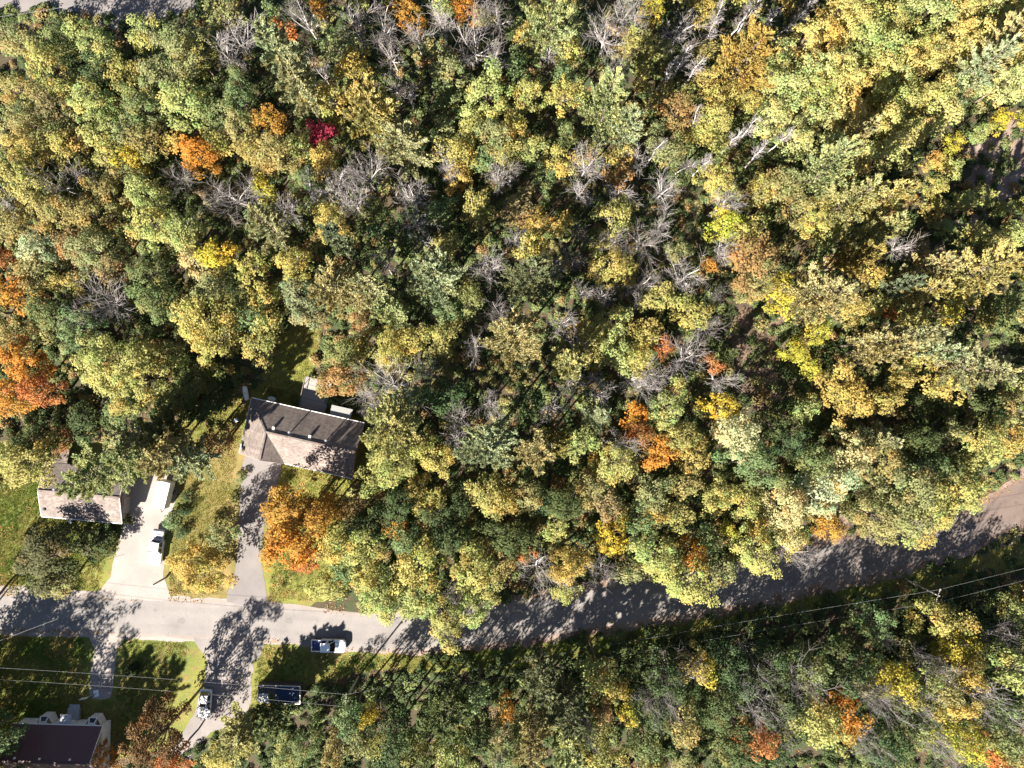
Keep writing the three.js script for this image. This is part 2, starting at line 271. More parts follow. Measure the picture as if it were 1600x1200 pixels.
// a leafless tree: limbs, branches and twigs that fan out and up
function bare(R, H, seed, o = {}) {
  const r = rng(seed), w = new Wood(), t = new Wood(), fork = H * (o.fork ?? 0.42), nl = o.limbs ?? 7;
  const r0 = 0.07 + R * 0.028;
  w.limb(V(0, -0.1, 0), V((r() - 0.5) * 0.3, fork, (r() - 0.5) * 0.3), r0, r0 * 0.75, 7);
  const grow = (a, d, len, ra, lev, wood) => {
    let p = a.clone(), q = d.clone(), n = lev === 0 ? 4 : lev === 1 ? 3 : 1;
    for (let i = 0; i < n; i++) {
      q = q.clone().add(V((r() - 0.5) * 0.35, lev === 0 ? 0.1 : 0.03 + 0.1 * r(), (r() - 0.5) * 0.35)).normalize();
      const e = p.clone().addScaledVector(q, len / n), k0 = mix(ra, ra * 0.4, i / n), k1 = mix(ra, ra * 0.4, (i + 1) / n);
      wood.limb(p, e, k0, k1, lev === 0 ? 5 : 3);
      if (lev < 2) { const kids = lev === 0 ? (i ? 2 : 1) : i ? 3 : 2; for (let c = 0; c < kids; c++) { const s = ball(r); s.addScaledVector(q, -s.dot(q)).normalize(); grow(e.clone().lerp(p, r() * 0.6), q.clone().multiplyScalar(0.8).addScaledVector(s, 0.55 + 0.35 * r()).normalize(), len * (lev === 0 ? 0.5 : 0.55) * (0.7 + 0.5 * r()), Math.max(0.021, k1 * 0.48), lev + 1, t); } }
      p = e;
    }
  };
  for (let b = 0; b <= nl; b++) {
    const az = b * 2.399 + r(), tilt = b === nl ? 0.1 : 0.35 + 0.95 * r(), y = b === nl ? fork : mix(fork * 0.75, fork, r()), reach = b === nl ? (H - fork) * 0.7 : Math.min(R * 0.85 / Math.max(0.35, Math.sin(tilt)), (H - y) * 0.85 / Math.max(0.3, Math.cos(tilt)));
    grow(V(0, y, 0), V(Math.cos(az) * Math.sin(tilt), Math.cos(tilt), Math.sin(az) * Math.sin(tilt)), reach, r0 * 0.62, 0, w);
  }
  return { crown: t.build(), trunk: w.build(), R, H };
}
// a slim birch without leaves: a long pale trunk with short fine side twigs
function slimBare(R, H, seed) {
  const r = rng(seed), w = new Wood(), t = new Wood(), lean = V((r() - 0.5) * 0.08, 1, (r() - 0.5) * 0.08);
  let a = V(0, -0.1, 0);
  for (let i = 1; i <= 6; i++) { const b = V(lean.x * H * i / 6 + (r() - 0.5) * 0.25, H * i / 6, lean.z * H * i / 6 + (r() - 0.5) * 0.25); w.limb(a, b, mix(0.13, 0.03, (i - 1) / 6), mix(0.13, 0.03, i / 6), 5); a = b; }
  for (let k = 0; k < 46; k++) {
    const y = H * mix(0.42, 0.99, r()), az = r() * 6.28, l = R * (1.15 - (y / H - 0.42)) * (0.6 + 0.6 * r()), o = V(lean.x * y, y, lean.z * y), d = V(Math.cos(az), 0.9 + r() * 0.7, Math.sin(az)).normalize(), e = o.clone().addScaledVector(d, l);
    t.limb(o, e, 0.026, 0.012, 3);
    for (let m = 0; m < 5; m++) { const s = mix(0.35, 1, r()), p = o.clone().lerp(e, s), q = d.clone().add(ball(r).multiplyScalar(0.7)).normalize(); t.limb(p, p.clone().addScaledVector(q, l * 0.45 * (0.6 + r() * 0.6)), 0.02, 0.01, 3); }
  }
  return { crown: t.build(), trunk: w.build(), R, H };
}

// ------------------------------------------------------------------ tree kinds, colours and prototypes
const TONES = {
  khaki: [0.125, 0.112, 0.045], rust: [0.15, 0.095, 0.042], lime: [0.31, 0.302, 0.098], green: [0.155, 0.186, 0.07], dark: [0.07, 0.098, 0.036], olive: [0.245, 0.225, 0.09], yellow: [0.40, 0.33, 0.045], gold: [0.36, 0.285, 0.085], straw: [0.40, 0.36, 0.135],  // rust is russet darkened for a crown lying in shade
  orange: [0.42, 0.2, 0.035], red: [0.40, 0.145, 0.045], crimson: [0.38, 0.04, 0.08], russet: [0.25, 0.175, 0.075], pale: [0.385, 0.375, 0.2], palelime: [0.40, 0.385, 0.165], bluish: [0.185, 0.22, 0.125],
};
const TONE_WORD = { khaki: 'dark olive', rust: 'dark russet', lime: 'yellow-green', green: 'green', dark: 'dark green', olive: 'olive', yellow: 'bright yellow', gold: 'golden', straw: 'straw yellow', orange: 'orange', red: 'red-orange', crimson: 'crimson', russet: 'russet brown', pale: 'pale green', palelime: 'pale yellow-green', bluish: 'bluish green' };
const leafMat = {};
for (const [k, c] of Object.entries(TONES)) leafMat[k] = [0, 1, 2].map((i) => new THREE.MeshPhysicalMaterial({ color: new THREE.Color().setRGB(c[0] * [1, 1.1, 0.9][i], c[1] * [1, 1.0, 1.02][i], c[2] * [1, 0.9, 1.1][i]), vertexColors: true, roughness: 0.85, transmission: 0.42, thickness: 0, side: THREE.DoubleSide, specularIntensity: 0.25, name: `leaf_${k}` }));
const barkBrown = std([0.12, 0.09, 0.07], 0.95), barkGrey = std([0.3, 0.275, 0.27], 0.9), barkWhite = std([0.42, 0.395, 0.385], 0.85), barkTwig = std([0.26, 0.235, 0.23], 0.9), barkDull = std([0.17, 0.15, 0.143], 0.9);
const PROTO = {
  L: [[1.4, 6.5, 3], [2.4, 9, 4], [3.6, 12, 4], [5.5, 14.5, 3], [8.5, 16.5, 2]], P: [[2.2, 11, 2], [3.4, 14.5, 3], [5, 17.5, 3], [8, 18.5, 1]], B: [[1.7, 9, 3], [2.9, 12, 4], [4.6, 14, 3]], S: [[1.25, 9, 4]], W: [[1.1, 12, 3]], F: [[1.7, 8, 2], [2.8, 11, 2]], D: [[1.0, 1.9, 3]],
};
PROTO.Y = PROTO.L; PROTO.M = PROTO.L.slice(0, 4); PROTO.A = [[2.2, 12.5, 5]];
const protos = {};
for (const [kind, sizes] of Object.entries(PROTO)) {
  if (kind === 'Y') { protos[kind] = protos.L; continue; }
  protos[kind] = sizes.map(([R, H, n], si) => Array.from({ length: n }, (_, i) => {
    const seed = 1000 + si * 100 + i * 7 + kind.charCodeAt(0) * 13;
    if (kind === 'L') return leafy(R, H, seed);
    if (kind === 'M') return leafy(R, H, seed, { mixed: 0.13 });
    if (kind === 'A') return leafy(R, H, seed, { tall: 2.3, clump: 0.72, dense: 0.9 });
    if (kind === 'S') return leafy(R, H, seed, { tall: 2.6, clump: 0.62, dense: 0.8 });
    if (kind === 'D') return leafy(R, H, seed, { clump: 0.5, leaf: 0.22, per: 90 });
    if (kind === 'P') return pine(R, H, seed, R > 6 ? { tufts: 5.2, needle: 0.5, step: 0.75 } : {});
    if (kind === 'F') return pine(R, H, seed, { bare: 0.08, step: 0.5, power: 0.9, up: 0.12, needle: 0.34, tufts: 6 });
    if (kind === 'W') return slimBare(R, H, seed);
    return bare(R, H, seed, { limbs: si === 0 ? 5 : si === 1 ? 7 : 9 });
  }));
}
const KIND_NAME = { M: 'autumn_tree', A: 'aspen_tree', Y: 'sapling', L: 'leafy_tree', P: 'pine_tree', B: 'bare_tree', S: 'young_tree', W: 'bare_birch', F: 'spruce_tree', D: 'shrub' };
const KIND_WORD = { M: 'maple', A: 'aspen', Y: 'low sapling', L: 'leafy tree', P: 'pine', B: 'bare grey tree', S: 'slim young tree', W: 'bare white birch', F: 'spruce', D: 'shrub' };
const KIND_CAT = { M: 'maple tree', A: 'aspen tree', Y: 'sapling', L: 'tree', P: 'pine tree', B: 'bare tree', S: 'young tree', W: 'birch tree', F: 'spruce tree', D: 'shrub' };
const height = (kind, Rm) => kind === 'L' ? clamp(5.4 + Rm * 1.9, 6.5, 17) : kind === 'P' ? clamp(15.5 + Rm * 1.6, 17, 23) : kind === 'B' ? clamp(9.5 + Rm * 1.25, 10, 13.5) : kind === 'S' ? 8.5 : kind === 'W' ? 12 : kind === 'F' ? clamp(4 + Rm * 2.4, 2, 12) : 1.9 * Rm;

const trees = [];
function addTree(kind, tone, x, y, r, h, label) {
  let Rm = r * K * 0.95; if (kind === 'B') r *= 0.88; if (kind === 'P') { r *= 1.12; if (tone === 'lime') tone = 'palelime'; } if (kind === 'L' && ['orange', 'red', 'crimson', 'yellow', 'gold'].includes(tone)) kind = 'M'; h = h || height(kind === 'M' ? 'L' : kind, Rm); if (y > 1025 && x > 500 && kind !== 'Y') h = kind === 'B' ? clamp(h + 6, 17, 19) : clamp(h + 6, 15.5, 20); Rm = r * K * (1 - 0.8 * h / ALT); trees.push({ kind, tone, x, y, r, h, Rm, label });  // leafy trees in red to gold tones count as maples by colour alone
}
function list(text) { for (const line of text.trim().split('\n')) for (const item of line.split(',')) { const f = item.trim().split(/\s+/); if (f.length < 5) continue; addTree(f[0], f[1], +f[2], +f[3], +f[4], f[5] ? +f[5] : 0); } }
// what the photograph shows: kind, colour, place of the crown in the photo, its radius there (and its height where that matters); some dark crowns imitate shaded gaps
list(`
L lime 60 92 36, L olive 18 60 26, L dark 92 60 22, L lime 130 62 34, L dark 150 105 26, L lime 135 142 36, L lime 95 140 24, L olive 22 128 30, L russet 75 168 26, L olive 35 188 30, L lime 150 182 32, L gold 30 232 36, L gold 92 224 26, L gold 28 272 40, L lime 165 228 28, L olive 175 262 24
L lime 222 45 27, L lime 190 118 28, L olive 278 58 46, L olive 245 105 38, L gold 300 85 30, L lime 288 150 42, L green 368 150 32, L green 330 172 28, L green 215 165 34, L olive 190 205 26, L olive 222 215 28, L yellow 203 245 26, L orange 298 236 32, L gold 275 222 18, L olive 372 196 30, L olive 350 14 26, L gold 388 232 22, L lime 345 225 18
B grey 362 50 34, B grey 345 82 24, B grey 76 283 24, B grey 268 272 28, B grey 392 285 20, B grey 12 320 22, B grey 118 270 16
L green 424 22 26, L red 432 38 16, P pale 440 78 36, P pale 462 132 36, L olive 520 66 28, L gold 546 100 30, L orange 496 8 14, L gold 562 8 14, L orange 641 20 26, L orange 731 14 22, L olive 752 28 14, L lime 688 4 16
B grey 470 16 36, B grey 550 28 30, B grey 592 26 30, B grey 648 44 24, B grey 606 66 34, B grey 690 40 22, B grey 756 12 20, B grey 780 12 24, B grey 742 58 40, B grey 775 86 22, B grey 500 105 20
L lime 506 150 28, L orange 418 188 24, L olive 432 236 36, L lime 466 222 24, L gold 502 250 24, L green 472 272 20, L yellow 408 288 18, L olive 404 250 20
L olive 700 102 36, L green 700 162 28, L lime 760 138 40, L lime 735 190 22, L olive 775 215 34, L lime 716 236 28, L gold 718 272 22, L green 755 250 18, L lime 800 185 20, L olive 690 200 20, L gold 790 240 22
B grey 566 268 46, B grey 512 290 30, B grey 545 312 34, B grey 700 268 22, B grey 776 276 26, B grey 796 262 20, B grey 640 306 34, B grey 480 305 22
P lime 852 22 48, L gold 820 46 16, L olive 878 50 24, L lime 890 74 22, L lime 826 140 30, L green 885 112 18, L lime 880 146 28, L gold 1000 64 26, L yellow 1022 12 20, L gold 1100 18 22, L green 806 100 18, L russet 1060 172 28, L gold 1110 118 22, L gold 1120 172 30, L lime 1145 145 26, L olive 1050 235 26, L gold 806 196 20, L lime 835 232 26, L green 892 206 20, L lime 872 252 26, L green 850 275 20, L gold 978 240 18, L russet 970 272 26
B grey 862 60 20, B grey 950 40 36, B grey 978 8 28, B grey 1000 30 22, B grey 1060 40 30, B grey 972 96 26, B grey 918 246 36, B grey 908 290 22, B grey 1042 288 30, B grey 1072 84 18, B grey 1000 250 20, B grey 968 290 24
P lime 952 158 46, P pale 988 198 28, P gold 1168 88 52, L lime 1126 270 30, L gold 1190 290 24, L yellow 1140 346 28, B grey 1140 308 28, B grey 1135 390 26, L lime 1168 362 28
W grey 1066 92 16, W grey 1086 102 16, W grey 1110 42 16, W grey 1130 22 14, W grey 1160 30 14, W grey 1180 10 14, W grey 1210 24 16, W grey 1040 110 14, W grey 1022 236 16, W grey 1075 246 14, W grey 1104 250 14, W grey 1150 216 14, W grey 1176 196 14, W grey 1192 236 14, W grey 1240 20 14, W grey 1262 6 14, W grey 1230 210 14, W grey 1095 190 12
`);
list(`
B grey 350 300 50 13, L olive 80 335 36, L olive 130 330 36, L olive 165 298 30, L lime 225 305 34, L lime 232 345 38, L lime 275 362 34, L orange 40 325 14, L olive 18 360 28, L gold 22 345 20, L pale 50 385 32, L olive 45 422 28, L olive 140 396 38, L russet 112 382 28, L russet 166 418 28, L yellow 335 396 29, L russet 285 376 20, L green 226 436 34, L green 238 474 34, L pale 300 412 24, L olive 330 432 28, L lime 392 425 28, L gold 115 436 12, L gold 88 442 14, L orange 10 455 28, L red 4 402 18, B grey 152 464 46, B grey 132 496 16, L green 56 480 26, L green 84 508 26, L dark 112 522 26, L lime 300 490 42, L lime 330 540 40, L lime 355 480 26, L green 388 500 26, L lime 395 545 26, L green 372 455 22, L green 402 338 24, L olive 205 268 20
B grey 446 322 30 10, L gold 506 346 30, P pale 414 366 34, L lime 452 415 32, L bluish 462 474 36, P pale 522 436 46, P pale 574 470 34, P bluish 520 384 22, P pale 668 432 48, P lime 612 492 30, B grey 596 414 28, B grey 642 342 28, B grey 660 366 20, L gold 695 376 22, L green 684 326 22, L green 580 326 22, L gold 746 316 24, B grey 764 410 34, B grey 780 482 26, L gold 690 526 32, B grey 746 542 20, L lime 642 532 26, L lime 414 508 28, L lime 404 465 26, L dark 600 362 26, L dark 640 385 22, L green 735 470 24, L green 700 490 26, L russet 560 505 20
P bluish 830 440 46, L russet 812 326 28, L gold 838 352 22, L gold 870 350 16, L lime 830 376 26, B grey 806 366 18, L gold 962 336 34, B grey 910 356 16, L gold 932 386 15, B grey 960 370 28, B grey 1012 372 36, B grey 1040 350 22, B grey 898 404 20, B grey 864 424 22, L gold 955 420 34, B grey 1006 438 36 11, B grey 1076 430 34, B grey 945 452 20, B grey 914 450 16, L russet 1176 402 42, L olive 1185 448 32, L gold 1032 462 28, B grey 880 502 28, B grey 900 532 22, L lime 966 502 28, L gold 930 522 24, L lime 1086 494 28, B grey 1116 506 24, L red 1042 534 18, L gold 1010 522 28, L orange 1110 410 12, L olive 1060 390 20, P pale 806 530 52
L olive 1222 288 34, L olive 1242 322 32, L russet 1208 402 24, P lime 1300 268 44, P lime 1338 312 42, P lime 1398 312 34, L lime 1274 340 30, L lime 1306 362 22, P pale 1298 450 54, P gold 1348 400 26, P lime 1370 362 26, B grey 1420 382 24, L russet 1440 392 20, P pale 1466 412 32, P lime 1540 424 44, L gold 1502 446 34, P lime 1450 452 30, P bluish 1412 450 18, L gold 1368 430 18, L yellow 1228 456 28, L gold 1274 492 18, L gold 1335 486 22, L yellow 1280 520 20, L lime 1372 474 22, L gold 1430 506 28, L red 1392 482 12, L yellow 1490 488 16, L green 1572 472 34, L gold 1542 496 16, P pale 1385 532 36, L olive 1420 480 18, P pale 1450 520 22
L lime 1530 365 20, L lime 1592 360 24, L olive 1565 385 22, P pale 1568 75 40, P pale 1540 110 32, P pale 1350 215 20
`);
list(`
L russet 531 592 37, L green 540 552 26, L gold 566 546 18, L lime 606 545 30, B grey 606 598 52, B grey 664 582 30, B grey 570 615 26, B grey 767 628 24 9, P lime 616 682 62 17, L lime 600 732 52 14, L lime 680 712 32, B grey 716 662 28, B grey 708 692 20, P pale 765 690 50, P pale 838 712 38, P gold 868 686 28, L gold 762 768 36, L gold 785 790 28, L lime 678 772 16, L gold 646 760 20, B grey 866 632 24, B grey 895 602 18, L russet 562 790 36 7, L olive 822 776 30, L dark 620 790 32, L dark 720 780 24, L dark 830 625 26, L dark 700 620 28, L green 650 625 22
L gold 920 520 26, L lime 970 545 34, L lime 1002 552 30, P lime 890 552 34, L gold 930 556 22, B grey 1082 562 38, L red 1120 568 13, F green 1144 560 16, L red 1056 602 11, B grey 902 598 18, B grey 932 594 18, B grey 990 588 26, B grey 1022 584 28, B grey 1010 606 18, B grey 956 560 12, B grey 1126 590 22, B grey 934 618 18, F pale 938 652 32, L red 1000 674 22, L orange 992 646 18, L lime 1048 640 34, L gold 1066 682 30, L yellow 1136 638 26, L pale 1158 680 40, L green 1180 732 42, L lime 1134 770 24, L gold 1170 788 24, L lime 906 696 26, L lime 962 732 36, B grey 968 692 24, L orange 928 722 10, L orange 1034 706 27, L gold 1084 720 26, L olive 920 760 26, L olive 1020 776 28, L russet 952 792 26, L dark 880 792 34, L olive 1072 762 26, L green 1000 810 24
P lime 1290 572 44, P lime 1264 548 34, P pale 1392 546 36, P pale 1536 562 48, P pale 1476 540 24, L gold 1328 622 42, L gold 1385 622 26, L gold 1412 596 20, L gold 1498 590 28, L gold 1470 602 18, L gold 1440 556 22, L lime 1266 642 20, F pale 1392 688 34, F bluish 1350 678 26, L olive 1500 682 22, L dark 1450 690 30, L pale 1330 724 42, L green 1282 718 34, L pale 1288 772 44, L olive 1392 724 32, L olive 1430 765 58 15, L lime 1470 800 50 14, L olive 1390 815 46 14, L lime 1515 770 40, L gold 1592 682 28, L lime 1550 692 34 14, L olive 1606 640 34 13, L dark 1240 690 30, L dark 1210 660 26, L green 1530 715 28, L dark 1560 640 28, L lime 1595 600 22, L green 1460 735 30
L lime 570 868 36, L lime 566 902 30, L lime 592 940 36, L lime 652 888 44, L lime 650 942 40, L lime 692 978 34, L lime 738 898 40, L lime 746 948 32, L olive 782 880 30, L gold 736 858 22, L orange 614 830 18, L gold 652 796 15, L dark 696 830 34, L dark 800 842 36, L green 640 845 26, L gold 770 896 18, L olive 762 850 16, L lime 866 822 22, B grey 840 892 34, L gold 890 886 32, L gold 886 926 22, L red 822 862 14, B grey 706 932 20, B grey 602 936 14, L dark 850 780 24, L dark 580 815 26
L yellow 955 838 28, B grey 948 902 30, L olive 984 890 26, L lime 1020 872 40, L orange 1086 866 22, L lime 1080 908 44, L lime 1044 892 30, L olive 1130 894 26, L lime 1190 860 38, L pale 1240 802 46, L gold 1180 826 18, L yellow 1140 826 12, L gold 1062 806 26, L gold 1024 800 22, L orange 1300 818 25, B grey 1256 872 26, L lime 1122 792 24, L lime 1240 845 28, L green 1110 840 22
`);
list(`
P green 692 1128 46, P bluish 850 1058 34, P bluish 884 1104 40, P pale 838 1148 40, L orange 788 1100 15, L russet 780 1138 15, L green 746 1092 18, L lime 936 1050 26, L gold 962 1074 22, L yellow 976 1112 15, L russet 942 1116 24, L lime 930 1180 34, P lime 890 1178 38, B grey 910 1150 24, B grey 790 1186 24, B grey 1050 1082 46, B grey 1030 1108 30, L gold 1090 1040 26, L yellow 1106 1062 15, B grey 1196 1050 38, B grey 1180 1110 42, B grey 1264 1082 42, L olive 1080 1152 30, L gold 1025 1190 22, L red 1182 1174 32, L orange 1330 1112 27, L lime 1288 1156 42, L orange 1325 1150 22, B grey 1236 1160 18, L green 1140 1178 22, L olive 1356 1082 16, L green 1370 978 32, B grey 1385 1004 18, L yellow 1402 1058 28, L gold 1422 1080 20, L lime 1475 975 38, L yellow 1500 1010 36, L gold 1515 1045 26, B grey 1572 1002 44, B grey 1393 1100 34, B grey 1370 1172 32, L lime 1455 1060 22, B grey 1470 1045 24, L gold 1500 1112 32, L yellow 1515 1150 34, L olive 1480 1085 26, B grey 1555 1105 38, B grey 1590 1130 24, L green 1560 1150 28, L lime 1580 960 24, L gold 1596 935 18, B grey 1485 1172 30, L red 1560 1180 20, L green 1440 1150 28, B grey 1440 1115 22, B grey 1360 1100 20, L green 1420 1180 26, L olive 1420 1015 18, L dark 1120 1100 26, L dark 1220 1180 22, L green 1005 1170 24
L yellow 572 1122 14, L green 540 1135 26, L olive 560 1165 26, L lime 585 1165 14, L dark 620 1150 30, L green 470 1175 30, P lime 372 1152 46 11, P green 420 1128 34 10, L lime 345 1190 26, L dark 600 1190 26, L green 660 1190 26, L dark 740 1150 28, L lime 450 1190 22, L olive 520 1180 24
L rust 228 1166 48 16, L orange 162 1184 18 7, L red 262 1192 24
L orange 456 812 58 15, L orange 440 852 42 16, L red 472 878 24 8, L orange 494 814 34 14, L lime 520 850 30 14, L lime 512 916 26 10, L lime 545 862 30, L green 540 895 26, L dark 560 830 26, L gold 300 888 46 12, L olive 340 832 24 11, L khaki 62 880 56 10, L olive 85 915 26 7, L dark 150 848 32 4.5, F dark 203 1050 14 2.6, D green 268 814 13 1.8, D dark 288 800 9 1.8, D dark 293 775 10 1.8, D dark 284 832 10 1.6, D dark 168 832 14 1.5, D green 377 745 9 1.4, D dark 200 812 8 1.2
L orange 30 572 38 13, L red 48 608 32 13, L orange 15 622 34 13, L olive 20 530 30, L lime 150 560 52 14, L lime 205 590 50 14, L green 120 520 34 13, L lime 225 550 34, L green 270 620 30 8, L gold 28 728 44 12, L dark 45 688 28 8, L russet 92 692 20 4, L dark 120 660 26 8, L green 180 640 26 9
P lime 142 728 48 19, P pale 200 690 48 17, P green 250 672 40 13, P lime 205 722 44 20, P pale 262 712 44 19, P pale 292 722 36 16, L russet 335 690 30 6, L dark 330 640 30 7, L olive 270 545 20 6, L green 300 600 26 7
`);
// stands of crowded trees; the two southern ones are placed to shade the road
function inside(p, poly) { let c = false; for (let i = 0, j = poly.length - 1; i < poly.length; j = i++) { const [a, b] = poly[i], [d, e] = poly[j]; if ((b > p[1]) !== (e > p[1]) && p[0] < (d - a) * (p[1] - b) / (e - b) + a) c = !c; } return c; }
function clearOf(x, y, r, k, skip) { for (const t of trees) if (t.kind !== skip && Math.hypot(t.x - x, t.y - y) < k * (t.r + r)) return false; return true; }
function stand(poly, tones, kind, r0, r1, k, tries, h0, h1, skip) {
  const xs = poly.map((p) => p[0]), ys = poly.map((p) => p[1]), x0 = Math.min(...xs), x1 = Math.max(...xs), y0 = Math.min(...ys), y1 = Math.max(...ys);
  for (let i = 0; i < tries; i++) {
    const x = mix(x0, x1, R0()), y = mix(y0, y1, R0()), r = mix(r0, r1, R0()), tone = tones[Math.floor(R0() * tones.length)], h = mix(h0, h1, R0());
    if (inside([x, y], poly) && clearOf(x, y, r, k, skip)) addTree(kind, tone, Math.round(x), Math.round(y), r, h);
  }
}
stand([[1215, 80], [1260, 40], [1310, -20], [1640, -30], [1640, 130], [1560, 150], [1500, 170], [1450, 190], [1400, 250], [1260, 235], [1200, 170]], ['straw', 'straw', 'lime', 'straw', 'straw', 'straw', 'gold'], 'A', 20, 32, 0.58, 1200, 11.5, 14);
stand([[1420, 240], [1480, 205], [1600, 165], [1640, 200], [1640, 420], [1500, 400], [1440, 340]], ['lime', 'yellow', 'lime', 'gold'], 'S', 12, 16, 1.15, 500, 5, 8);
stand([[980, -20], [1250, -20], [1230, 60], [1180, 200], [1110, 270], [1010, 240]], ['olive', 'lime', 'gold'], 'L', 14, 20, 0.75, 300, 6, 8);
stand([[560, 1170], [660, 1135], [820, 1118], [1000, 1085], [1200, 1070], [1400, 1040], [1640, 980], [1640, 1200], [480, 1210]], ['green', 'dark', 'olive', 'green', 'lime'], 'L', 36, 48, 0.66, 500, 12, 13);  // tall southern stand, placed so its shadow darkens the road
{ const core = [[1530, 215], [1600, 195], [1640, 190], [1640, 325], [1560, 310], [1522, 280]], open = [[1505, 225], [1560, 195], [1640, 150], [1640, 330], [1555, 335], [1500, 310]]; for (let i = trees.length - 1; i >= 0; i--) { const t = trees[i]; if (inside([t.x, t.y], t.kind === 'S' ? core : open) || (t.kind === 'A' && t.x > 1490 && t.y > 140)) trees.splice(i, 1); } }
stand([[640, 1140], [760, 1115], [900, 1092], [1040, 1062], [1200, 1052], [1400, 1030], [1560, 985], [1640, 1000], [1640, 1160], [600, 1200]], ['dark', 'dark', 'green'], 'L', 38, 50, 0.58, 1500, 9, 9.6, 'B');  // dark row placed to solidify the road shadow; its tone imitates shaded gaps
{ const track = [[1142, 478], [1226, 478], [1230, 612], [1160, 612]]; for (let i = trees.length - 1; i >= 0; i--) { const t = trees[i], p = at(t.x, t.y, 0.75 * t.h), b = [p.x / K + 800, p.z / K + 600]; if (inside([t.x, t.y], track) || inside(b, track)) trees.splice(i, 1); } }
// lower trees that fill the gaps of the wood, a few in neighbouring colours, mostly dark greens imitating shaded gaps
const WOOD = [[-20, 40], [180, 50], [330, 0], [1640, -40], [1640, 620], [1560, 730], [1400, 860], [1200, 860], [900, 900], [780, 950], [560, 900], [520, 760], [600, 640], [510, 600], [500, 500], [430, 500], [400, 580], [300, 640], [-20, 660]];
const SOUTH = [[500, 1110], [660, 1070], [820, 1050], [960, 1030], [1200, 990], [1400, 960], [1640, 900], [1640, 1240], [440, 1240]];
const NOT = [[[1135, 470], [1240, 470], [1235, 650], [1150, 650]], [[1420, 190], [1640, 150], [1640, 400], [1450, 420]]];
for (const [poly, n] of [[WOOD, 2600], [SOUTH, 900]]) for (let i = 0; i < n; i++) {
  const x = mix(-20, 1630, R0()), y = mix(-30, 1230, R0()), r = mix(15, 25, R0());
  if (!inside([x, y], poly) || NOT.some((q) => inside([x, y], q)) || !clearOf(x, y, r, 1.0)) continue;
  let near = null, d = 1e9; for (const t of trees) if (t.tone !== 'grey') { const q = Math.hypot(t.x - x, t.y - y); if (q < d) { d = q; near = t; } }
  const u = R0(), tone = u < 0.2 ? (['red', 'crimson', 'orange'].includes(near.tone) ? 'gold' : near.tone) : u < 0.5 ? 'green' : u < 0.85 ? 'dark' : 'olive';
  addTree(u > 0.93 ? 'B' : 'Y', u > 0.93 ? 'grey' : tone, Math.round(x), Math.round(y), r, mix(4.5, 6.5, R0()));
}
// trees just outside the frame whose shadows fall into the picture
list(`L green -75 1185 56 17, L green -45 1275 56 18, L green -110 1130 50 16, L green -75 960 40 13, L green -105 1245 60 17, L olive -150 1175 50 16, L green -120 1095 44 14, L green -170 1270 50 17, P green -40 1330 60 18, P green 60 1310 50 17, L green 480 1270 46 13, L green 620 1275 46 13, P green 780 1275 48 14, L olive 900 1275 46 13, L olive 1010 1275 46 13, L lime 1130 1275 46 13, L green 1250 1275 46 13, L olive 1380 1275 46 13, L olive -60 760 44 12, L green -46 480 40 12, L olive -44 300 40 12`);

// ------------------------------------------------------------------ labels that say which tree
const MARKS = [
  ['crimson maple', 500, 205], ['silvery leafless tree', 350, 300], ['golden-yellow maple', 335, 396], ['orange driveway maple', 452, 820], ['orange maple cluster', 38, 600], ['brown-roofed bungalow', 470, 685], ['gravel drive', 230, 850], ['forked white snag', 1006, 438],
  ['scarlet maple', 1000, 672], ['brown dirt track', 1180, 540], ['pale soil patch', 1580, 250], ['round golden maple', 770, 775], ['white starburst tree', 767, 628], ['broad crown at bend', 1430, 790], ['roadside power pole', 1440, 920], ['power pole by shed', 550, 1080],
  ['bright green roadside tree', 1370, 978], ['lowest red tree', 1182, 1174], ['parked blue-bed pickup', 513, 1008], ['tarp-covered shed', 435, 1080], ['shaded upper road', 150, 10], ['largest pale pine', 600, 190], ['bluest pine', 830, 440], ['twin-tufted pine', 668, 432], ['orange treetop at top', 641, 20],
  ['rust-orange maple', 298, 236], ['garage house', 125, 765], ['silver car', 320, 1100], ['star-shaped pine', 806, 530], ['golden pine', 1168, 88], ['grey-green pine', 1298, 450], ['tall conifer pair', 440, 90], ['yellow roadside crown', 1490, 1010], ['maroon-roofed house', 80, 1165], ['golden road-edge tree', 890, 900], ['narrow pale spruce', 938, 652],
];
const DIRS = ['right of', 'down and right of', 'below', 'down and left of', 'left of', 'up and left of', 'up from', 'up and right of'];
const NTH = ['nearest', 'second', 'third', 'fourth', 'fifth', 'sixth', 'seventh', 'eighth', 'ninth', 'tenth', 'eleventh', 'twelfth', 'thirteenth', 'fourteenth', 'fifteenth', 'sixteenth'];
const SPECIAL = {
  'L crimson': null,
};
function describe(t) {
  const size = t.kind === 'S' || t.kind === 'W' ? '' : t.r < 21 ? 'small' : t.r < 34 ? '' : t.r < 48 ? 'broad' : 'very broad';
  return [size, t.tone === 'grey' ? '' : TONE_WORD[t.tone], KIND_WORD[t.kind]].filter(Boolean).join(' ');
}
addTree('L', 'crimson', 498, 206, 23, 7, 'crimson red maple, the only pinkish red crown in the wood');
addTree('P', 'lime', 582, 172, 60, 18, 'largest pale green pine with radiating boughs, right of the crimson maple');
addTree('P', 'pale', 632, 228, 48, 16, 'pale pine overlapping the lower right side of the largest pale pine');
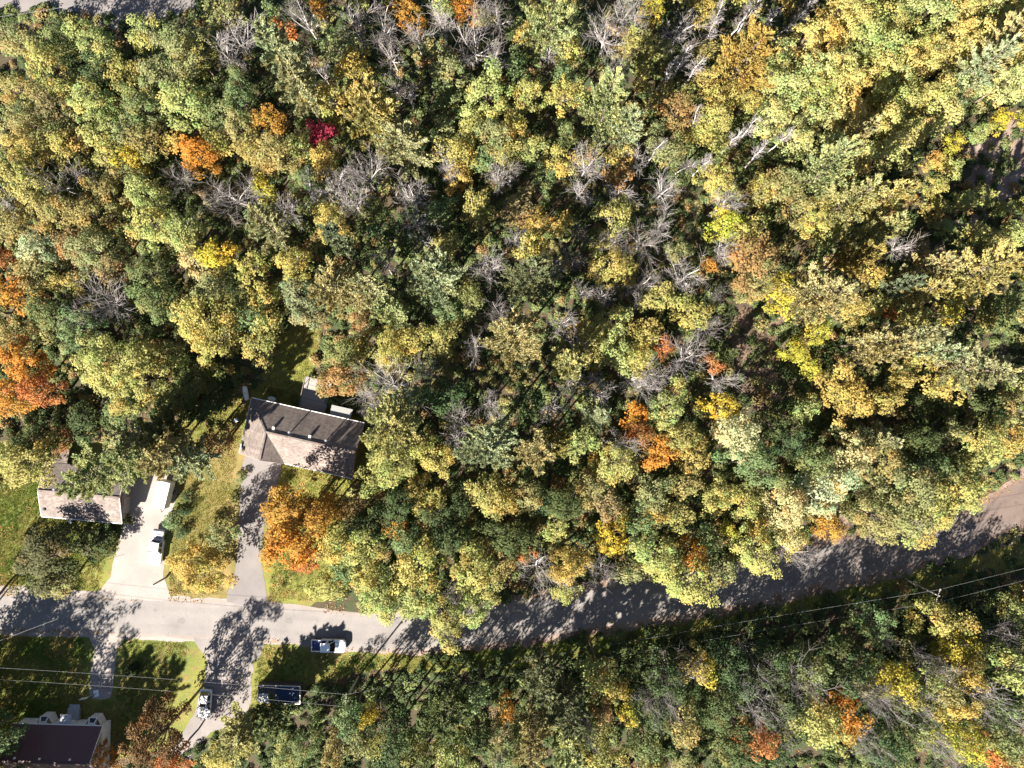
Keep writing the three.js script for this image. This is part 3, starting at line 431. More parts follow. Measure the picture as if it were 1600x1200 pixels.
{
  const named = [[350, 300, 'large silvery leafless tree whose twigs fan out in a wide round head'], [335, 396, 'golden-yellow maple standing alone among green trees below the silvery leafless tree'], [1006, 438, 'pale leafless tree with a thick forked white trunk leaning up and right'], [767, 628, 'small white leafless tree with twigs like a starburst in deep shade'],
    [1370, 978, 'bright green leafy tree alone in the shade below the road bend'], [830, 440, 'blue-green pine, the bluest crown in the middle of the wood'], [298, 236, 'rust-orange maple beside green trees, down and left of the tall conifer pair'], [1000, 672, 'scarlet and orange maple, narrow and tall, right of the narrow pale spruce'],
    [454, 810, 'bright orange maple overhanging the asphalt drive in front of the bungalow'], [806, 530, 'star-shaped pine with long spreading boughs below the bluest pine'], [1168, 88, 'golden-tinged pine with long feathery boughs among bare white birches'], [938, 652, 'narrow pale green spruce, left of the scarlet maple'], [62, 880, 'broad dark olive leafy tree overhanging the road edge below the garage house'], [300, 888, 'thin yellow leafy tree on the dry lawn right of the gravel drive']];
  for (const [x, y, l] of named) { const t = trees.find((q) => Math.abs(q.x - x) < 5 && Math.abs(q.y - y) < 5); if (t) t.label = l; }
  const key = new Map();
  for (const t of trees) {
    if (t.label) continue;
    let best = null, d = 1e9; for (const m of MARKS) { const q = Math.hypot(m[1] - t.x, m[2] - t.y); if (q < d && q > 14) { d = q; best = m; } }
    t.d = d; t.desc = describe(t); t.loc = `${DIRS[(Math.round(Math.atan2(t.y - best[2], t.x - best[1]) / (Math.PI / 4)) + 8) % 8]} the ${best[0]}`;
    const k = t.desc + '|' + t.loc; if (!key.has(k)) key.set(k, []); key.get(k).push(t);
  }
  for (const set of key.values()) {
    set.sort((a, b) => a.d - b.d);
    set.forEach((t, i) => { t.label = set.length === 1 ? `${t.desc} standing ${t.loc}` : `${t.desc}, ${NTH[i] || 'farthest'} such ${t.loc}`; });
  }
}
const GROUPS = { M: 'maples in autumn colour', A: 'yellowing aspens of the upper stand', Y: 'low saplings between the taller trees', L: 'leafy trees of the wood and yards', P: 'pines among the leafy trees', B: 'leafless grey trees in the wood', S: 'slim young trees by the pale soil', W: 'bare white birches', F: 'spruces in the wood', D: 'shrubs along the yards' };
const R1 = rng(99);
for (const t of trees) {
  const sizes = PROTO[t.kind]; let si = 0; sizes.forEach((s, i) => { if (Math.abs(Math.log(s[0] / t.Rm)) < Math.abs(Math.log(sizes[si][0] / t.Rm))) si = i; });
  const pv = protos[t.kind][si], g = pv[Math.floor(R1() * pv.length)], hc = t.h * (t.kind === 'D' ? 0.5 : t.kind === 'P' ? 0.72 : t.kind === 'W' || t.kind === 'S' ? 0.75 : 0.78);
  const p = at(t.x, t.y, hc); p.y = 0; t.base = p;
  const o = new THREE.Group(); o.name = numbered(KIND_NAME[t.kind]); o.position.copy(p); o.rotation.set((R1() - 0.5) * 0.14, R1() * 6.283, (R1() - 0.5) * 0.14); { const k = 0.86 + 0.28 * R1(); o.scale.set(t.Rm / g.R * k, t.h / g.H, t.Rm / g.R / k); }; scene.add(o);
  tag(o, t.label, KIND_CAT[t.kind], GROUPS[t.kind]);
  const leafless = t.kind === 'B' || t.kind === 'W';
  const bark = t.kind === 'B' ? (R1() < 0.7 ? barkGrey : barkWhite) : t.kind === 'W' ? barkWhite : barkBrown, twig = R1() < 0.75 ? barkTwig : barkDull;
  part(o, 'trunk', g.trunk, bark);
  part(o, leafless ? 'branches' : 'crown', g.crown, leafless ? twig : leafMat[t.tone][Math.floor(R1() * 3)]);
}

// ------------------------------------------------------------------ undergrowth (nobody could count it)
{
  const b = leafy(0.8, 1.2, 4242, { clump: 0.4, leaf: 0.26, per: 60 }).crown, N = 14000, m4 = new THREE.Matrix4(), q = new THREE.Quaternion(), up = V(0, 1, 0), col = new THREE.Color();
  const mat = new THREE.MeshPhysicalMaterial({ vertexColors: true, roughness: 0.9, transmission: 0.25, thickness: 0, side: THREE.DoubleSide, specularIntensity: 0.3 });
  const im = new THREE.InstancedMesh(b, mat, N); im.name = 'undergrowth'; im.userData.kind = 'stuff'; tag(im, 'low mixed undergrowth covering the woodland floor between the trunks', 'undergrowth'); im.castShadow = im.receiveShadow = true;
  const r = rng(555), pal = [TONES.green, TONES.dark, TONES.dark, TONES.dark, TONES.olive, TONES.green, TONES.dark, TONES.russet, TONES.olive, TONES.green];
  const OPEN = [LAWN_A, [[-90, 900], [480, 930], [640, 950], [640, 1050], [480, 1070], [380, 1120], [280, 1180], [-90, 1260]], CLEAR_N, [[-90, -90], [340, -60], [290, 8], [205, 36], [60, 14], [-90, 22]]];
  let n = 0;
  for (let i = 0; i < 90000 && n < N; i++) {
    const x = mix(-90, 1690, r()), y = mix(-80, 1280, r());
    if (OPEN.some((p) => inside([x, y], p))) continue;
    const w = at(x, y); 
    if (!offRoad(w, 3.9)) continue;
    const soil = inside([x, y], NOT[0]) || inside([x, y], NOT[1]); if (soil && r() < 0.55) continue;
    const s = mix(0.5, 1.5, r() * r()); m4.compose(V(w.x, -0.1, w.z), q.setFromAxisAngle(up, r() * 6.28), V(s, s * mix(0.6, 1.2, r()), s)); im.setMatrixAt(n, m4);
    const c = y > 930 ? pal[Math.floor(r() * 4)] : pal[Math.floor(r() * pal.length)]; if (inside([x, y], VERGE) && r() < 0.6) continue; im.setColorAt(n, col.setRGB(...c)); n++;  // dark greens imitate shaded gaps, most of all south of the road
  }
  im.count = n; scene.add(im);
}
function offRoad(w, m) { if (!offRoad.p) offRoad.p = roadLine.getSpacedPoints(150); for (const p of offRoad.p) if (Math.hypot(p.x - w.x, p.z - w.z) < m) return false; return true; }

{ // grass blades on the lawns and verge, and fallen leaves
  const gt = new Leaves(), r = rng(808), m4 = new THREE.Matrix4(), q = new THREE.Quaternion(), up = V(0, 1, 0), col = new THREE.Color();
  for (let k = 0; k < 9; k++) { const a = r() * 6.28, o = V((r() - 0.5) * 0.4, 0, (r() - 0.5) * 0.4), d = V(Math.cos(a), 0, Math.sin(a)), h = 0.1 + 0.14 * r(); gt.tri(V(o.x - d.z * 0.035, 0, o.z + d.x * 0.035), V(o.x + d.z * 0.035, 0, o.z - d.x * 0.035), V(o.x + d.x * 0.16, h, o.z + d.z * 0.16), [0.8 + 0.4 * r(), 0.8 + 0.4 * r(), 1]); }
  const N = 42000, gm = new THREE.MeshPhysicalMaterial({ vertexColors: true, roughness: 0.9, side: THREE.DoubleSide, specularIntensity: 0.2 }), im = new THREE.InstancedMesh(gt.build(), gm, N);
  im.name = 'grass'; im.userData.kind = 'stuff'; tag(im, 'short mown grass on the lawns and along the road', 'grass'); im.receiveShadow = true;
  let n = 0; const DR = [[[196, 730], [282, 738], [262, 940], [150, 935]], [[370, 700], [450, 716], [420, 940], [345, 944]], [[300, 990], [410, 1000], [390, 1110], [300, 1200], [240, 1210]], [[132, 990], [198, 990], [182, 1096], [132, 1096]], [[70, 690], [205, 690], [205, 815], [60, 810]], [[385, 610], [570, 660], [560, 752], [372, 712]]];
  for (let i = 0; i < 160000 && n < N; i++) {
    const x = mix(-60, 1640, r() ** 2), y = mix(500, 1200, r()); if (![LAWN_A, LAWN_S, VERGE, CLEAR_N].some((p) => inside([x, y], p)) || DR.some((p) => inside([x, y], p))) continue;
    const w = at(x, y); if (!offRoad(w, 4.2)) continue; const s = 0.6 + 0.8 * r(), dry = fbm(w.x * 0.25, w.z * 0.25, 88, 3) + (x > 265 && x < 385 && y < 930 ? 0.22 : 0);
    m4.compose(V(w.x, 0, w.z), q.setFromAxisAngle(up, r() * 6.28), V(s, s, s)); im.setMatrixAt(n, m4); const c = mx([0.095, 0.13, 0.02], [0.235, 0.195, 0.055], clamp((dry - 0.35) * 2.6, 0, 1)), k = 0.75 + 0.5 * r(); im.setColorAt(n++, col.setRGB(c[0] * k, c[1] * k, c[2] * k));
  }
  im.count = n; scene.add(im);
  const lg = new Leaves(); lg.kite(V(0, 0, -0.09), V(0, 0, 1), V(1, 0, 0), 0.18, 0.07, 0.02, up, [1, 1, 1]);
  const M = 26000, lm = new THREE.InstancedMesh(lg.build(), new THREE.MeshStandardMaterial({ roughness: 0.9, side: THREE.DoubleSide }), M); lm.name = 'fallen_leaves'; lm.userData.kind = 'stuff'; tag(lm, 'fallen orange and brown leaves scattered over lawns and road edges', 'leaves'); lm.receiveShadow = true;
  n = 0; const e = new THREE.Euler(), lp = [[0.3, 0.13, 0.03], [0.22, 0.12, 0.045], [0.34, 0.22, 0.05], [0.16, 0.08, 0.04]];
  for (let i = 0; i < 200000 && n < M; i++) {
    const x = mix(-60, 1640, r() ** 1.5), y = mix(480, 1200, r()), w = at(x, y); if (fbm(w.x * 0.2, w.z * 0.2, 97, 3) < 0.5 + 0.12 * r()) continue; if (!offRoad(w, 2.6) || DR.some((p) => inside([x, y], p))) continue;
    const s = 0.7 + 0.9 * r(); m4.compose(V(w.x, 0.07 + 0.05 * r(), w.z), q.setFromEuler(e.set((r() - 0.5) * 0.7, r() * 6.28, (r() - 0.5) * 0.7)), V(s, s, s)); lm.setMatrixAt(n, m4); lm.setColorAt(n++, col.setRGB(...lp[Math.floor(r() * 4)]));
  }
  lm.count = n; scene.add(lm);
}

// ------------------------------------------------------------------ houses
function quad(...p) { // polygon fan with uv: u along the horizontal, v up the slope, in metres
  const n = V().subVectors(p[1], p[0]).cross(V().subVectors(p[2], p[0])).normalize(), u = V(n.z, 0, -n.x); if (u.length() < 1e-4) u.set(1, 0, 0); u.normalize(); const v = V().crossVectors(n, u), pos = [], uv = [], nr = [], idx = [];
  for (const q of p) { pos.push(q.x, q.y, q.z); uv.push(q.dot(u), q.dot(v)); nr.push(n.x, n.y, n.z); }
  for (let i = 1; i + 1 < p.length; i++) idx.push(0, i, i + 1);
  const g = new THREE.BufferGeometry(); g.setAttribute('position', new THREE.Float32BufferAttribute(pos, 3)); g.setAttribute('normal', new THREE.Float32BufferAttribute(nr, 3)); g.setAttribute('uv', new THREE.Float32BufferAttribute(uv, 2)); g.setIndex(idx); return g;
}
const box = (w, h, d, x, y, z) => new THREE.BoxGeometry(w, h, d).translate(x, y, z);
function slab(p, th) { // a roof plane with thickness
  const q = p.map((v) => V(v.x, v.y - th, v.z)), gs = [quad(...p), quad(...[...q].reverse())];
  for (let i = 0; i < p.length; i++) { const j = (i + 1) % p.length; gs.push(quad(p[i], q[i], q[j], p[j])); }
  return mergeGeometries(gs);
}
function bar(a, b, w, h) { const d = V().subVectors(b, a), l = d.length(), g = new THREE.BoxGeometry(w, h, l); g.applyQuaternion(new THREE.Quaternion().setFromUnitVectors(V(0, 0, 1), d.normalize())); g.translate((a.x + b.x) / 2, (a.y + b.y) / 2, (a.z + b.z) / 2); return g; }
const mWhite = std([0.72, 0.7, 0.68], 0.6), mGlass = new THREE.MeshPhysicalMaterial({ color: 0x20282c, roughness: 0.08, metalness: 0, transmission: 0, clearcoat: 1 }), mDark = std([0.03, 0.03, 0.035], 0.7), mSiding = std([0.16, 0.135, 0.12], 0.8), mBrick = std([0.28, 0.16, 0.11], 0.9), mMetal = std([0.5, 0.5, 0.52], 0.35, { metalness: 0.8 });
const roofA = matOf(texShingleA, 0.01), roofB = matOf(texShingleB, 0.01);
function windowOn(house, x, y, z, w, h, turn) { const f = part(house, 'window', new RoundedBoxGeometry(w + 0.16, h + 0.16, 0.1, 2, 0.02), mWhite); f.position.set(x, y, z); f.rotation.y = turn; part(f, 'pane', box(w, h, 0.06, 0, 0, 0.035), mGlass); return f; }
function frame(pA, pB, h) { const a = at(...pA, h), b = at(...pB, h); return { p: V(a.x, 0, a.z), turn: -Math.atan2(b.z - a.z, b.x - a.x), L: Math.hypot(b.x - a.x, b.z - a.z) }; }

{ // the bungalow: a long gable roof with a hipped west end that runs into a front gable
  const f = frame([393, 622], [567, 661], 2.9), L = 18.9, D = 9.2, he = 2.9, hr = 5.15, w = 4.2, vx = 7.6, m = D / 2;
  const h = thing('bungalow', 'brown-roofed bungalow with white gutters and a deck beside the asphalt drive', 'house', f.p, f.turn);
  const A = V(0, he, 0), B = V(L, he, 0), P = V(w, hr, m), Q = V(L, hr, m), C = V(L, he, D), S = V(vx, he, D), F = V(w, hr, D), W = V(0, he, D);
  part(h, 'roof', mergeGeometries([slab([A, P, Q, B], 0.16), slab([A, W, F, P], 0.16), slab([P, F, S], 0.16), slab([P, S, C, Q], 0.16)]), roofA);
  for (const [a, b] of [[P, Q], [P, F]]) part(h, 'ridge_cap', bar(V(a.x, a.y + 0.03, a.z), V(b.x, b.y + 0.03, b.z), 0.3, 0.05), roofB);
  part(h, 'hip_cap', bar(V(A.x, A.y + 0.03, A.z), V(P.x, P.y + 0.02, P.z), 0.24, 0.05), roofB);
  part(h, 'gutter', bar(V(-0.05, he - 0.08, -0.07), V(L, he - 0.08, -0.07), 0.13, 0.12), mWhite);
  part(h, 'gutter', bar(V(-0.04, he - 0.09, 0), V(-0.04, he - 0.09, D), 0.07, 0.1), mWhite);
  part(h, 'gutter', bar(V(vx, he - 0.08, D + 0.07), V(L, he - 0.08, D + 0.07), 0.13, 0.12), mWhite);
  part(h, 'fascia', mergeGeometries([bar(V(W.x, W.y - 0.1, D + 0.03), V(F.x, F.y - 0.1, D + 0.03), 0.05, 0.2), bar(V(F.x, F.y - 0.1, D + 0.03), V(S.x, S.y - 0.1, D + 0.03), 0.05, 0.2), bar(V(L + 0.03, he - 0.1, 0), V(L + 0.03, hr - 0.1, m), 0.05, 0.2), bar(V(L + 0.03, hr - 0.1, m), V(L + 0.03, he - 0.1, D), 0.05, 0.2)]), std([0.22, 0.19, 0.175], 0.7));
  const ins = 0.45, tri = (a, b, c) => mergeGeometries([quad(a, b, c), quad(a, c, b)]);
  part(h, 'wall', mergeGeometries([box(L - 2 * ins, he - 0.2, D - 2 * ins, L / 2, (he - 0.2) / 2, D / 2), tri(V(0.6, he - 0.2, D - 0.46), V(vx - 0.5, he - 0.2, D - 0.46), V(w, hr - 0.42, D - 0.46)), tri(V(L - 0.46, he - 0.2, 0.5), V(L - 0.46, he - 0.2, D - 0.5), V(L - 0.46, hr - 0.4, m))]), mBrick);
  const gd = part(h, 'garage_door', new RoundedBoxGeometry(4.8, 2.2, 0.1, 2, 0.03), mWhite); gd.position.set(3.6, 1.1, D - ins + 0.04);
  const dr = part(h, 'door', new RoundedBoxGeometry(1, 2.1, 0.1, 2, 0.02), std([0.2, 0.05, 0.04], 0.5)); dr.position.set(9, 1.05, D - ins + 0.04);
  for (const x of [11.5, 14.5, 17.4]) windowOn(h, x, 1.6, D - ins + 0.03, 1.5, 1.2, 0);
  for (const x of [3, 7, 16]) windowOn(h, x, 1.6, ins - 0.03, 1.2, 1, Math.PI);
  // vents and pipes near the ridge, on the north slope
  const onN = (x, z) => V(x, he + (hr - he) * z / m, z);
  for (const [x, z, tall] of [[5.2, 3.7, 0], [8.0, 3.75, 1], [11.2, 3.75, 0], [14.0, 3.75, 1]]) {
    const p = onN(x, z), g = tall ? mergeGeometries([new THREE.CylinderGeometry(0.1, 0.1, 1.1, 14).translate(0, 0.45, 0), new THREE.CylinderGeometry(0.17, 0.17, 0.14, 14).translate(0, 1.05, 0)]) : new RoundedBoxGeometry(0.42, 0.34, 0.42, 2, 0.06).translate(0, 0.14, 0);
    part(h, tall ? 'flue_pipe' : 'roof_vent', g.translate(p.x, p.y, p.z), tall ? mMetal : mWhite);
  }
  part(h, 'porch_roof', slab([V(12.9, 2.45, -0.15), V(16.4, 2.45, -0.15), V(16.4, 2.3, -1.75), V(12.9, 2.3, -1.75)], 0.1), std([0.24, 0.24, 0.23], 0.8));
  for (const x of [13.05, 16.25]) part(h, 'porch_post', box(0.12, 2.2, 0.12, x, 1.1, -1.6), mWhite);
  // the deck behind it
  const dk = part(h, 'deck', box(4.4, 0.14, 5.2, 9.5, 0.55, -2.7), matOf(texWood, 0.01)); { const uv = dk.geometry.attributes.uv, ps = dk.geometry.attributes.position; for (let i = 0; i < uv.count; i++) uv.setXY(i, ps.getX(i), ps.getZ(i)); }
  for (const [x, z] of [[7.5, -5.1], [11.5, -5.1], [7.5, -0.4], [11.5, -0.4]]) part(h, 'deck_post', box(0.14, 0.48, 0.14, x, 0.24, z), mSiding);
  const rl = [V(7.35, 1.45, -0.3), V(7.35, 1.45, -5.25), V(11.65, 1.45, -5.25)];
  part(h, 'railing', mergeGeometries([bar(rl[0], rl[1], 0.09, 0.07), bar(rl[1], rl[2], 0.09, 0.07), ...[-0.4, -1.6, -2.8, -4, -5.2].map((z) => box(0.07, 0.85, 0.07, 7.35, 1.02, z)), ...[8.6, 9.9, 11.6].map((x) => box(0.07, 0.85, 0.07, x, 1.02, -5.25))]), mSiding);
}
{ // the garage house: plain gable roof
  const a = at(72, 722, 2.7), f = { p: V(a.x, 0, a.z), turn: -5 * Math.PI / 180 }, L = 13.2, D = 8.9, he = 2.7, hr = 4.25, m = D / 2;
  const h = thing('gable_house', 'grey-brown gable-roofed house beside the gravel drive, half hidden by a pine', 'house', f.p, f.turn);
  const A = V(0, he, 0), B = V(L, he, 0), P = V(0, hr, m), Q = V(L, hr, m), C = V(L, he, D), W = V(0, he, D);
  part(h, 'roof', mergeGeometries([slab([A, P, Q, B], 0.15), slab([P, W, C, Q], 0.15)]), roofB);
  part(h, 'ridge_cap', bar(V(0, hr + 0.03, m), V(L, hr + 0.03, m), 0.3, 0.05), roofA);
  part(h, 'back_roof', slab([V(0.2, he - 0.05, -0.02), V(3.4, he - 0.05, -0.02), V(3.4, 2.3, -2.4), V(0.2, 2.3, -2.4)].reverse(), 0.12), roofB);
  part(h, 'gutter', bar(V(0, he - 0.08, D + 0.07), V(L, he - 0.08, D + 0.07), 0.13, 0.12), mWhite);
  part(h, 'fascia', mergeGeometries([0, L].flatMap((x) => { const e = x ? 0.03 : -0.03; return [bar(V(x + e, he - 0.1, 0), V(x + e, hr - 0.1, m), 0.05, 0.2), bar(V(x + e, hr - 0.1, m), V(x + e, he - 0.1, D), 0.05, 0.2)]; })), mWhite);
  const tri = (x) => mergeGeometries([quad(V(x, he - 0.2, 0.5), V(x, he - 0.2, D - 0.5), V(x, hr - 0.35, m)), quad(V(x, he - 0.2, 0.5), V(x, hr - 0.35, m), V(x, he - 0.2, D - 0.5))]);
  part(h, 'wall', mergeGeometries([box(L - 0.7, he - 0.2, D - 0.9, L / 2, (he - 0.2) / 2, D / 2), tri(0.36), tri(L - 0.36)]), mSiding);
  const mDoor = std([0.2, 0.18, 0.17], 0.6), gd = part(h, 'garage_door', new RoundedBoxGeometry(0.1, 2.1, 2.7, 2, 0.03), mDoor); gd.position.set(L - 0.33, 1.05, 3);
  const gd2 = part(h, 'garage_door', new RoundedBoxGeometry(0.1, 2.1, 2.7, 2, 0.03), mDoor); gd2.position.set(L - 0.33, 1.05, 6.2);
  for (const x of [2.5, 6, 9.5]) windowOn(h, x, 1.5, D - 0.43, 1.3, 1.1, 0);
  const on = (x, z) => V(x, he + (hr - he) * (z < m ? z / m : (D - z) / m), z);
  for (const [x, z, k] of [[1.2, 3.8, 0], [3.0, 3.95, 1], [10.9, 4.0, 0], [0.7, 7.6, 0]]) { const p = on(x, z); part(h, k ? 'flue_pipe' : 'roof_vent', (k ? mergeGeometries([new THREE.CylinderGeometry(0.11, 0.11, 0.9, 14).translate(0, 0.35, 0), new THREE.CylinderGeometry(0.17, 0.17, 0.12, 14).translate(0, 0.85, 0)]) : new RoundedBoxGeometry(0.4, 0.3, 0.4, 2, 0.06).translate(0, 0.1, 0)).translate(p.x, p.y, p.z), k ? mMetal : mDark); }
}
{ // the maroon-roofed house in the lower corner
  const a = at(20, 1131, 2.9), f = { p: V(a.x, 0, a.z), turn: -1.6 * Math.PI / 180 }, L = 14.6, D = 8.6, he = 2.9, hr = 6.3, m = D / 2;
  const h = thing('white_house', 'white-sided house with a dark maroon metal roof in the shade of the lower lawn', 'house', f.p, f.turn);
  const A = V(0, he, 0), B = V(L, he, 0), P = V(0, hr, m), Q = V(L, hr, m), C = V(L, he, D), W = V(0, he, D), mr = std([0.09, 0.04, 0.046], 0.5);
  part(h, 'roof', mergeGeometries([slab([A, P, Q, B], 0.12), slab([P, W, C, Q], 0.12)]), mr);
  const seam = []; for (let x = 0.3; x < L; x += 0.45) for (const [z0, z1, s] of [[0, m, 0], [D, m, 0]]) seam.push(bar(V(x, he + 0.015, z0), V(x, hr + 0.015, z1), 0.035, 0.03));
  const sm = part(h, 'roof_seams', mergeGeometries(seam), mr); sm.userData.kind = 'stuff';
  part(h, 'ridge_cap', bar(V(0, hr + 0.03, m), V(L, hr + 0.03, m), 0.35, 0.06), mr);
  for (const x of [2.6, 6.6, 11.4]) { const g = new RoundedBoxGeometry(0.28, 0.3, 0.28, 2, 0.05); g.translate(x, hr - 0.15, m - 0.45); part(h, 'roof_vent', g, mWhite); }
  part(h, 'gutter', bar(V(0, he - 0.08, -0.07), V(L, he - 0.08, -0.07), 0.14, 0.12), mWhite);
  part(h, 'fascia', mergeGeometries([bar(V(L + 0.03, he - 0.1, 0), V(L + 0.03, hr - 0.1, m), 0.05, 0.2), bar(V(L + 0.03, hr - 0.1, m), V(L + 0.03, he - 0.1, D), 0.05, 0.2)]), mWhite);
  const tri = (x) => mergeGeometries([quad(V(x, he - 0.2, 0.3), V(x, he - 0.2, D - 0.3), V(x, hr - 0.3, m)), quad(V(x, he - 0.2, 0.3), V(x, hr - 0.3, m), V(x, he - 0.2, D - 0.3))]);
  part(h, 'wall', mergeGeometries([box(L - 0.3, he - 0.15, D - 0.6, L / 2, (he - 0.15) / 2, D / 2), tri(L - 0.14), tri(0.14)]), mWhite);
  for (const x of [4.6, 12.6]) { // bay windows with sloping glass tops under the eave
    const top = [V(x - 0.95, 2.55, 0.25), V(x + 0.95, 2.55, 0.25)], mid = [V(x - 1.25, 1.95, 0.25), V(x - 0.65, 1.95, -0.95), V(x + 0.65, 1.95, -0.95), V(x + 1.25, 1.95, 0.25)], low = mid.map((p) => V(p.x, 0.3, p.z)), c = [V(x - 0.45, 2.5, -0.25), V(x + 0.45, 2.5, -0.25)];
    const b = part(h, 'bay_window', mergeGeometries([...[0, 1, 2].map((i) => quad(mid[i], mid[i + 1], low[i + 1], low[i])), quad(top[0], top[1], c[1], c[0]), ...[[mid[0], mid[1]], [mid[1], mid[2]], [mid[2], mid[3]], [c[0], mid[1]], [c[1], mid[2]], [c[0], c[1]], [c[0], top[0]], [c[1], top[1]]].map(([p, q]) => bar(p, q, 0.14, 0.12))]), mWhite);
    for (const p of [[top[0], c[0], mid[1], mid[0]], [c[0], c[1], mid[2], mid[1]], [c[1], top[1], mid[3], mid[2]]]) part(b, 'pane', mergeGeometries([quad(...p), quad(...[...p].reverse())]), mGlass);
  }
  part(h, 'porch', mergeGeometries([box(1.9, 0.5, 1.9, 8.4, 0.25, -0.7), box(1.7, 0.25, 0.6, 8.4, 0.125, -1.9)]), std([0.35, 0.35, 0.36], 0.85));
  part(h, 'porch_roof', slab([V(7.5, 2.75, 0.1), V(7.5, 2.5, -1.6), V(9.3, 2.5, -1.6), V(9.3, 2.75, 0.1)], 0.1), std([0.32, 0.33, 0.36], 0.7));
  const dr = part(h, 'door', new RoundedBoxGeometry(0.95, 2, 0.1, 2, 0.02), mWhite); dr.position.set(8.4, 1.5, 0.27);
  for (const z of [3.1, 5.2]) windowOn(h, L - 0.14, 1.7, z, 0.9, 1.2, Math.PI / 2);
}
{ // low shed with tarps
  const a = at(403, 1071, 2.1), t = thing('shed', 'low dark flat-roofed shed with white edge trim beside the shaded gravel drive', 'shed', V(a.x, 0, a.z), -1.5 * Math.PI / 180), L = 6.9, D = 2.9;
  part(t, 'wall', box(L - 0.2, 1.95, D - 0.2, L / 2, 0.975, D / 2), std([0.05, 0.045, 0.05], 0.9));
  part(t, 'roof', slab([V(0, 2.1, 0), V(0, 1.98, D), V(L, 1.98, D), V(L, 2.1, 0)], 0.1), std([0.06, 0.06, 0.065], 0.8));
  part(t, 'trim', bar(V(0, 2.12, -0.03), V(L, 2.12, -0.03), 0.1, 0.08), mWhite);
  part(t, 'trim', bar(V(L + 0.04, 2.12, -0.03), V(L + 0.04, 2.0, D + 0.03), 0.14, 0.08), mWhite);
  part(t, 'trim', bar(V(3, 2.0, D + 0.03), V(L, 2.0, D + 0.03), 0.1, 0.08), mWhite);
  const tarp = (name, label, x0, x1, z0, z1, c, seed) => {
    const g = new THREE.PlaneGeometry(x1 - x0, z1 - z0, 24, 16).rotateX(-Math.PI / 2), p = g.attributes.position;
    for (let i = 0; i < p.count; i++) { const x = p.getX(i), z = p.getZ(i); p.setY(i, 0.035 + 0.09 * fbm(x * 1.7, z * 1.7, seed, 3) ** 2); }
    g.computeVertexNormals(); const m = new THREE.Mesh(g, std(c, 0.45, { side: THREE.DoubleSide })); m.name = name; m.castShadow = m.receiveShadow = true; tag(m, label, 'tarpaulin'); scene.add(m);
    const q = V((x0 + x1) / 2, 2.07, (z0 + z1) / 2).applyEuler(t.rotation).add(t.position); m.position.copy(q); m.rotation.y = t.rotation.y; m.rotation.x = 0.04; return m;
  };
  tarp('tarpaulin', 'dark blue tarpaulin spread over the shed roof', 3.1, 6.6, 0.12, 2.6, [0.012, 0.035, 0.1], 5);
  tarp('tarpaulin_001', 'crumpled white sheet on the end of the shed roof', 0.15, 1.9, 1.3, 2.85, [0.55, 0.55, 0.57], 6);
}

// ------------------------------------------------------------------ vehicles (front towards +x)
function planShape(l, w, nose, tail) { const s = new THREE.Shape(), a = l / 2, b = w / 2; s.moveTo(-a, -b + tail); s.quadraticCurveTo(-a, -b, -a + tail * 1.2, -b); s.lineTo(a - nose * 1.8, -b); s.quadraticCurveTo(a - nose * 0.2, -b + 0.05, a, -b + nose); s.quadraticCurveTo(a + 0.09, 0, a, b - nose); s.quadraticCurveTo(a - nose * 0.2, b - 0.05, a - nose * 1.8, b); s.lineTo(-a + tail * 1.2, b); s.quadraticCurveTo(-a, b, -a, b - tail); s.lineTo(-a, -b + tail); return s; }
function slabPlan(shape, y0, y1, bev) { const g = new THREE.ExtrudeGeometry(shape, { depth: y1 - y0 - 2 * bev, bevelEnabled: true, bevelSize: bev, bevelThickness: bev, bevelSegments: 3, curveSegments: 8 }); g.rotateX(-Math.PI / 2); g.translate(0, y0 + bev, 0); return g; }
function cab(x0, x1, w, y0, y1, rakeF, rakeB, tum) { // tapered cab: the eight corners
  const b = w / 2, c = b - tum; return { b: [V(x0, y0, -b), V(x1, y0, -b), V(x1, y0, b), V(x0, y0, b)], t: [V(x0 + rakeB, y1, -c), V(x1 - rakeF, y1, -c), V(x1 - rakeF, y1, c), V(x0 + rakeB, y1, c)] };
}
function panel(a, b, c, d, inset, lift) { // a pane set into the face a b c d
  const m = V().add(a).add(b).add(c).add(d).multiplyScalar(0.25), n = V().subVectors(b, a).cross(V().subVectors(d, a)).normalize(), q = [a, b, c, d].map((p) => p.clone().lerp(m, inset).addScaledVector(n, lift)); return slabN(q, n, 0.012);
}
function slabN(p, n, th) { const q = p.map((v) => v.clone().addScaledVector(n, -th)), gs = [quad(...p), quad(...[...q].reverse())]; for (let i = 0; i < p.length; i++) { const j = (i + 1) % p.length; gs.push(quad(p[i], q[i], q[j], p[j])); } return mergeGeometries(gs); }
const mTyre = std([0.02, 0.02, 0.02], 0.9), mRim = std([0.5, 0.5, 0.5], 0.3, { metalness: 0.9 }), mLamp = new THREE.MeshPhysicalMaterial({ color: 0xd8dde0, roughness: 0.15, clearcoat: 1 }), mTail = new THREE.MeshPhysicalMaterial({ color: 0x7a0a08, roughness: 0.2, clearcoat: 1 }), mCarGlass = new THREE.MeshPhysicalMaterial({ color: 0x0c1015, roughness: 0.06, clearcoat: 1 });
const paint = (rgb) => new THREE.MeshPhysicalMaterial({ color: new THREE.Color().setRGB(...rgb), roughness: 0.35, clearcoat: 1, clearcoatRoughness: 0.08 });
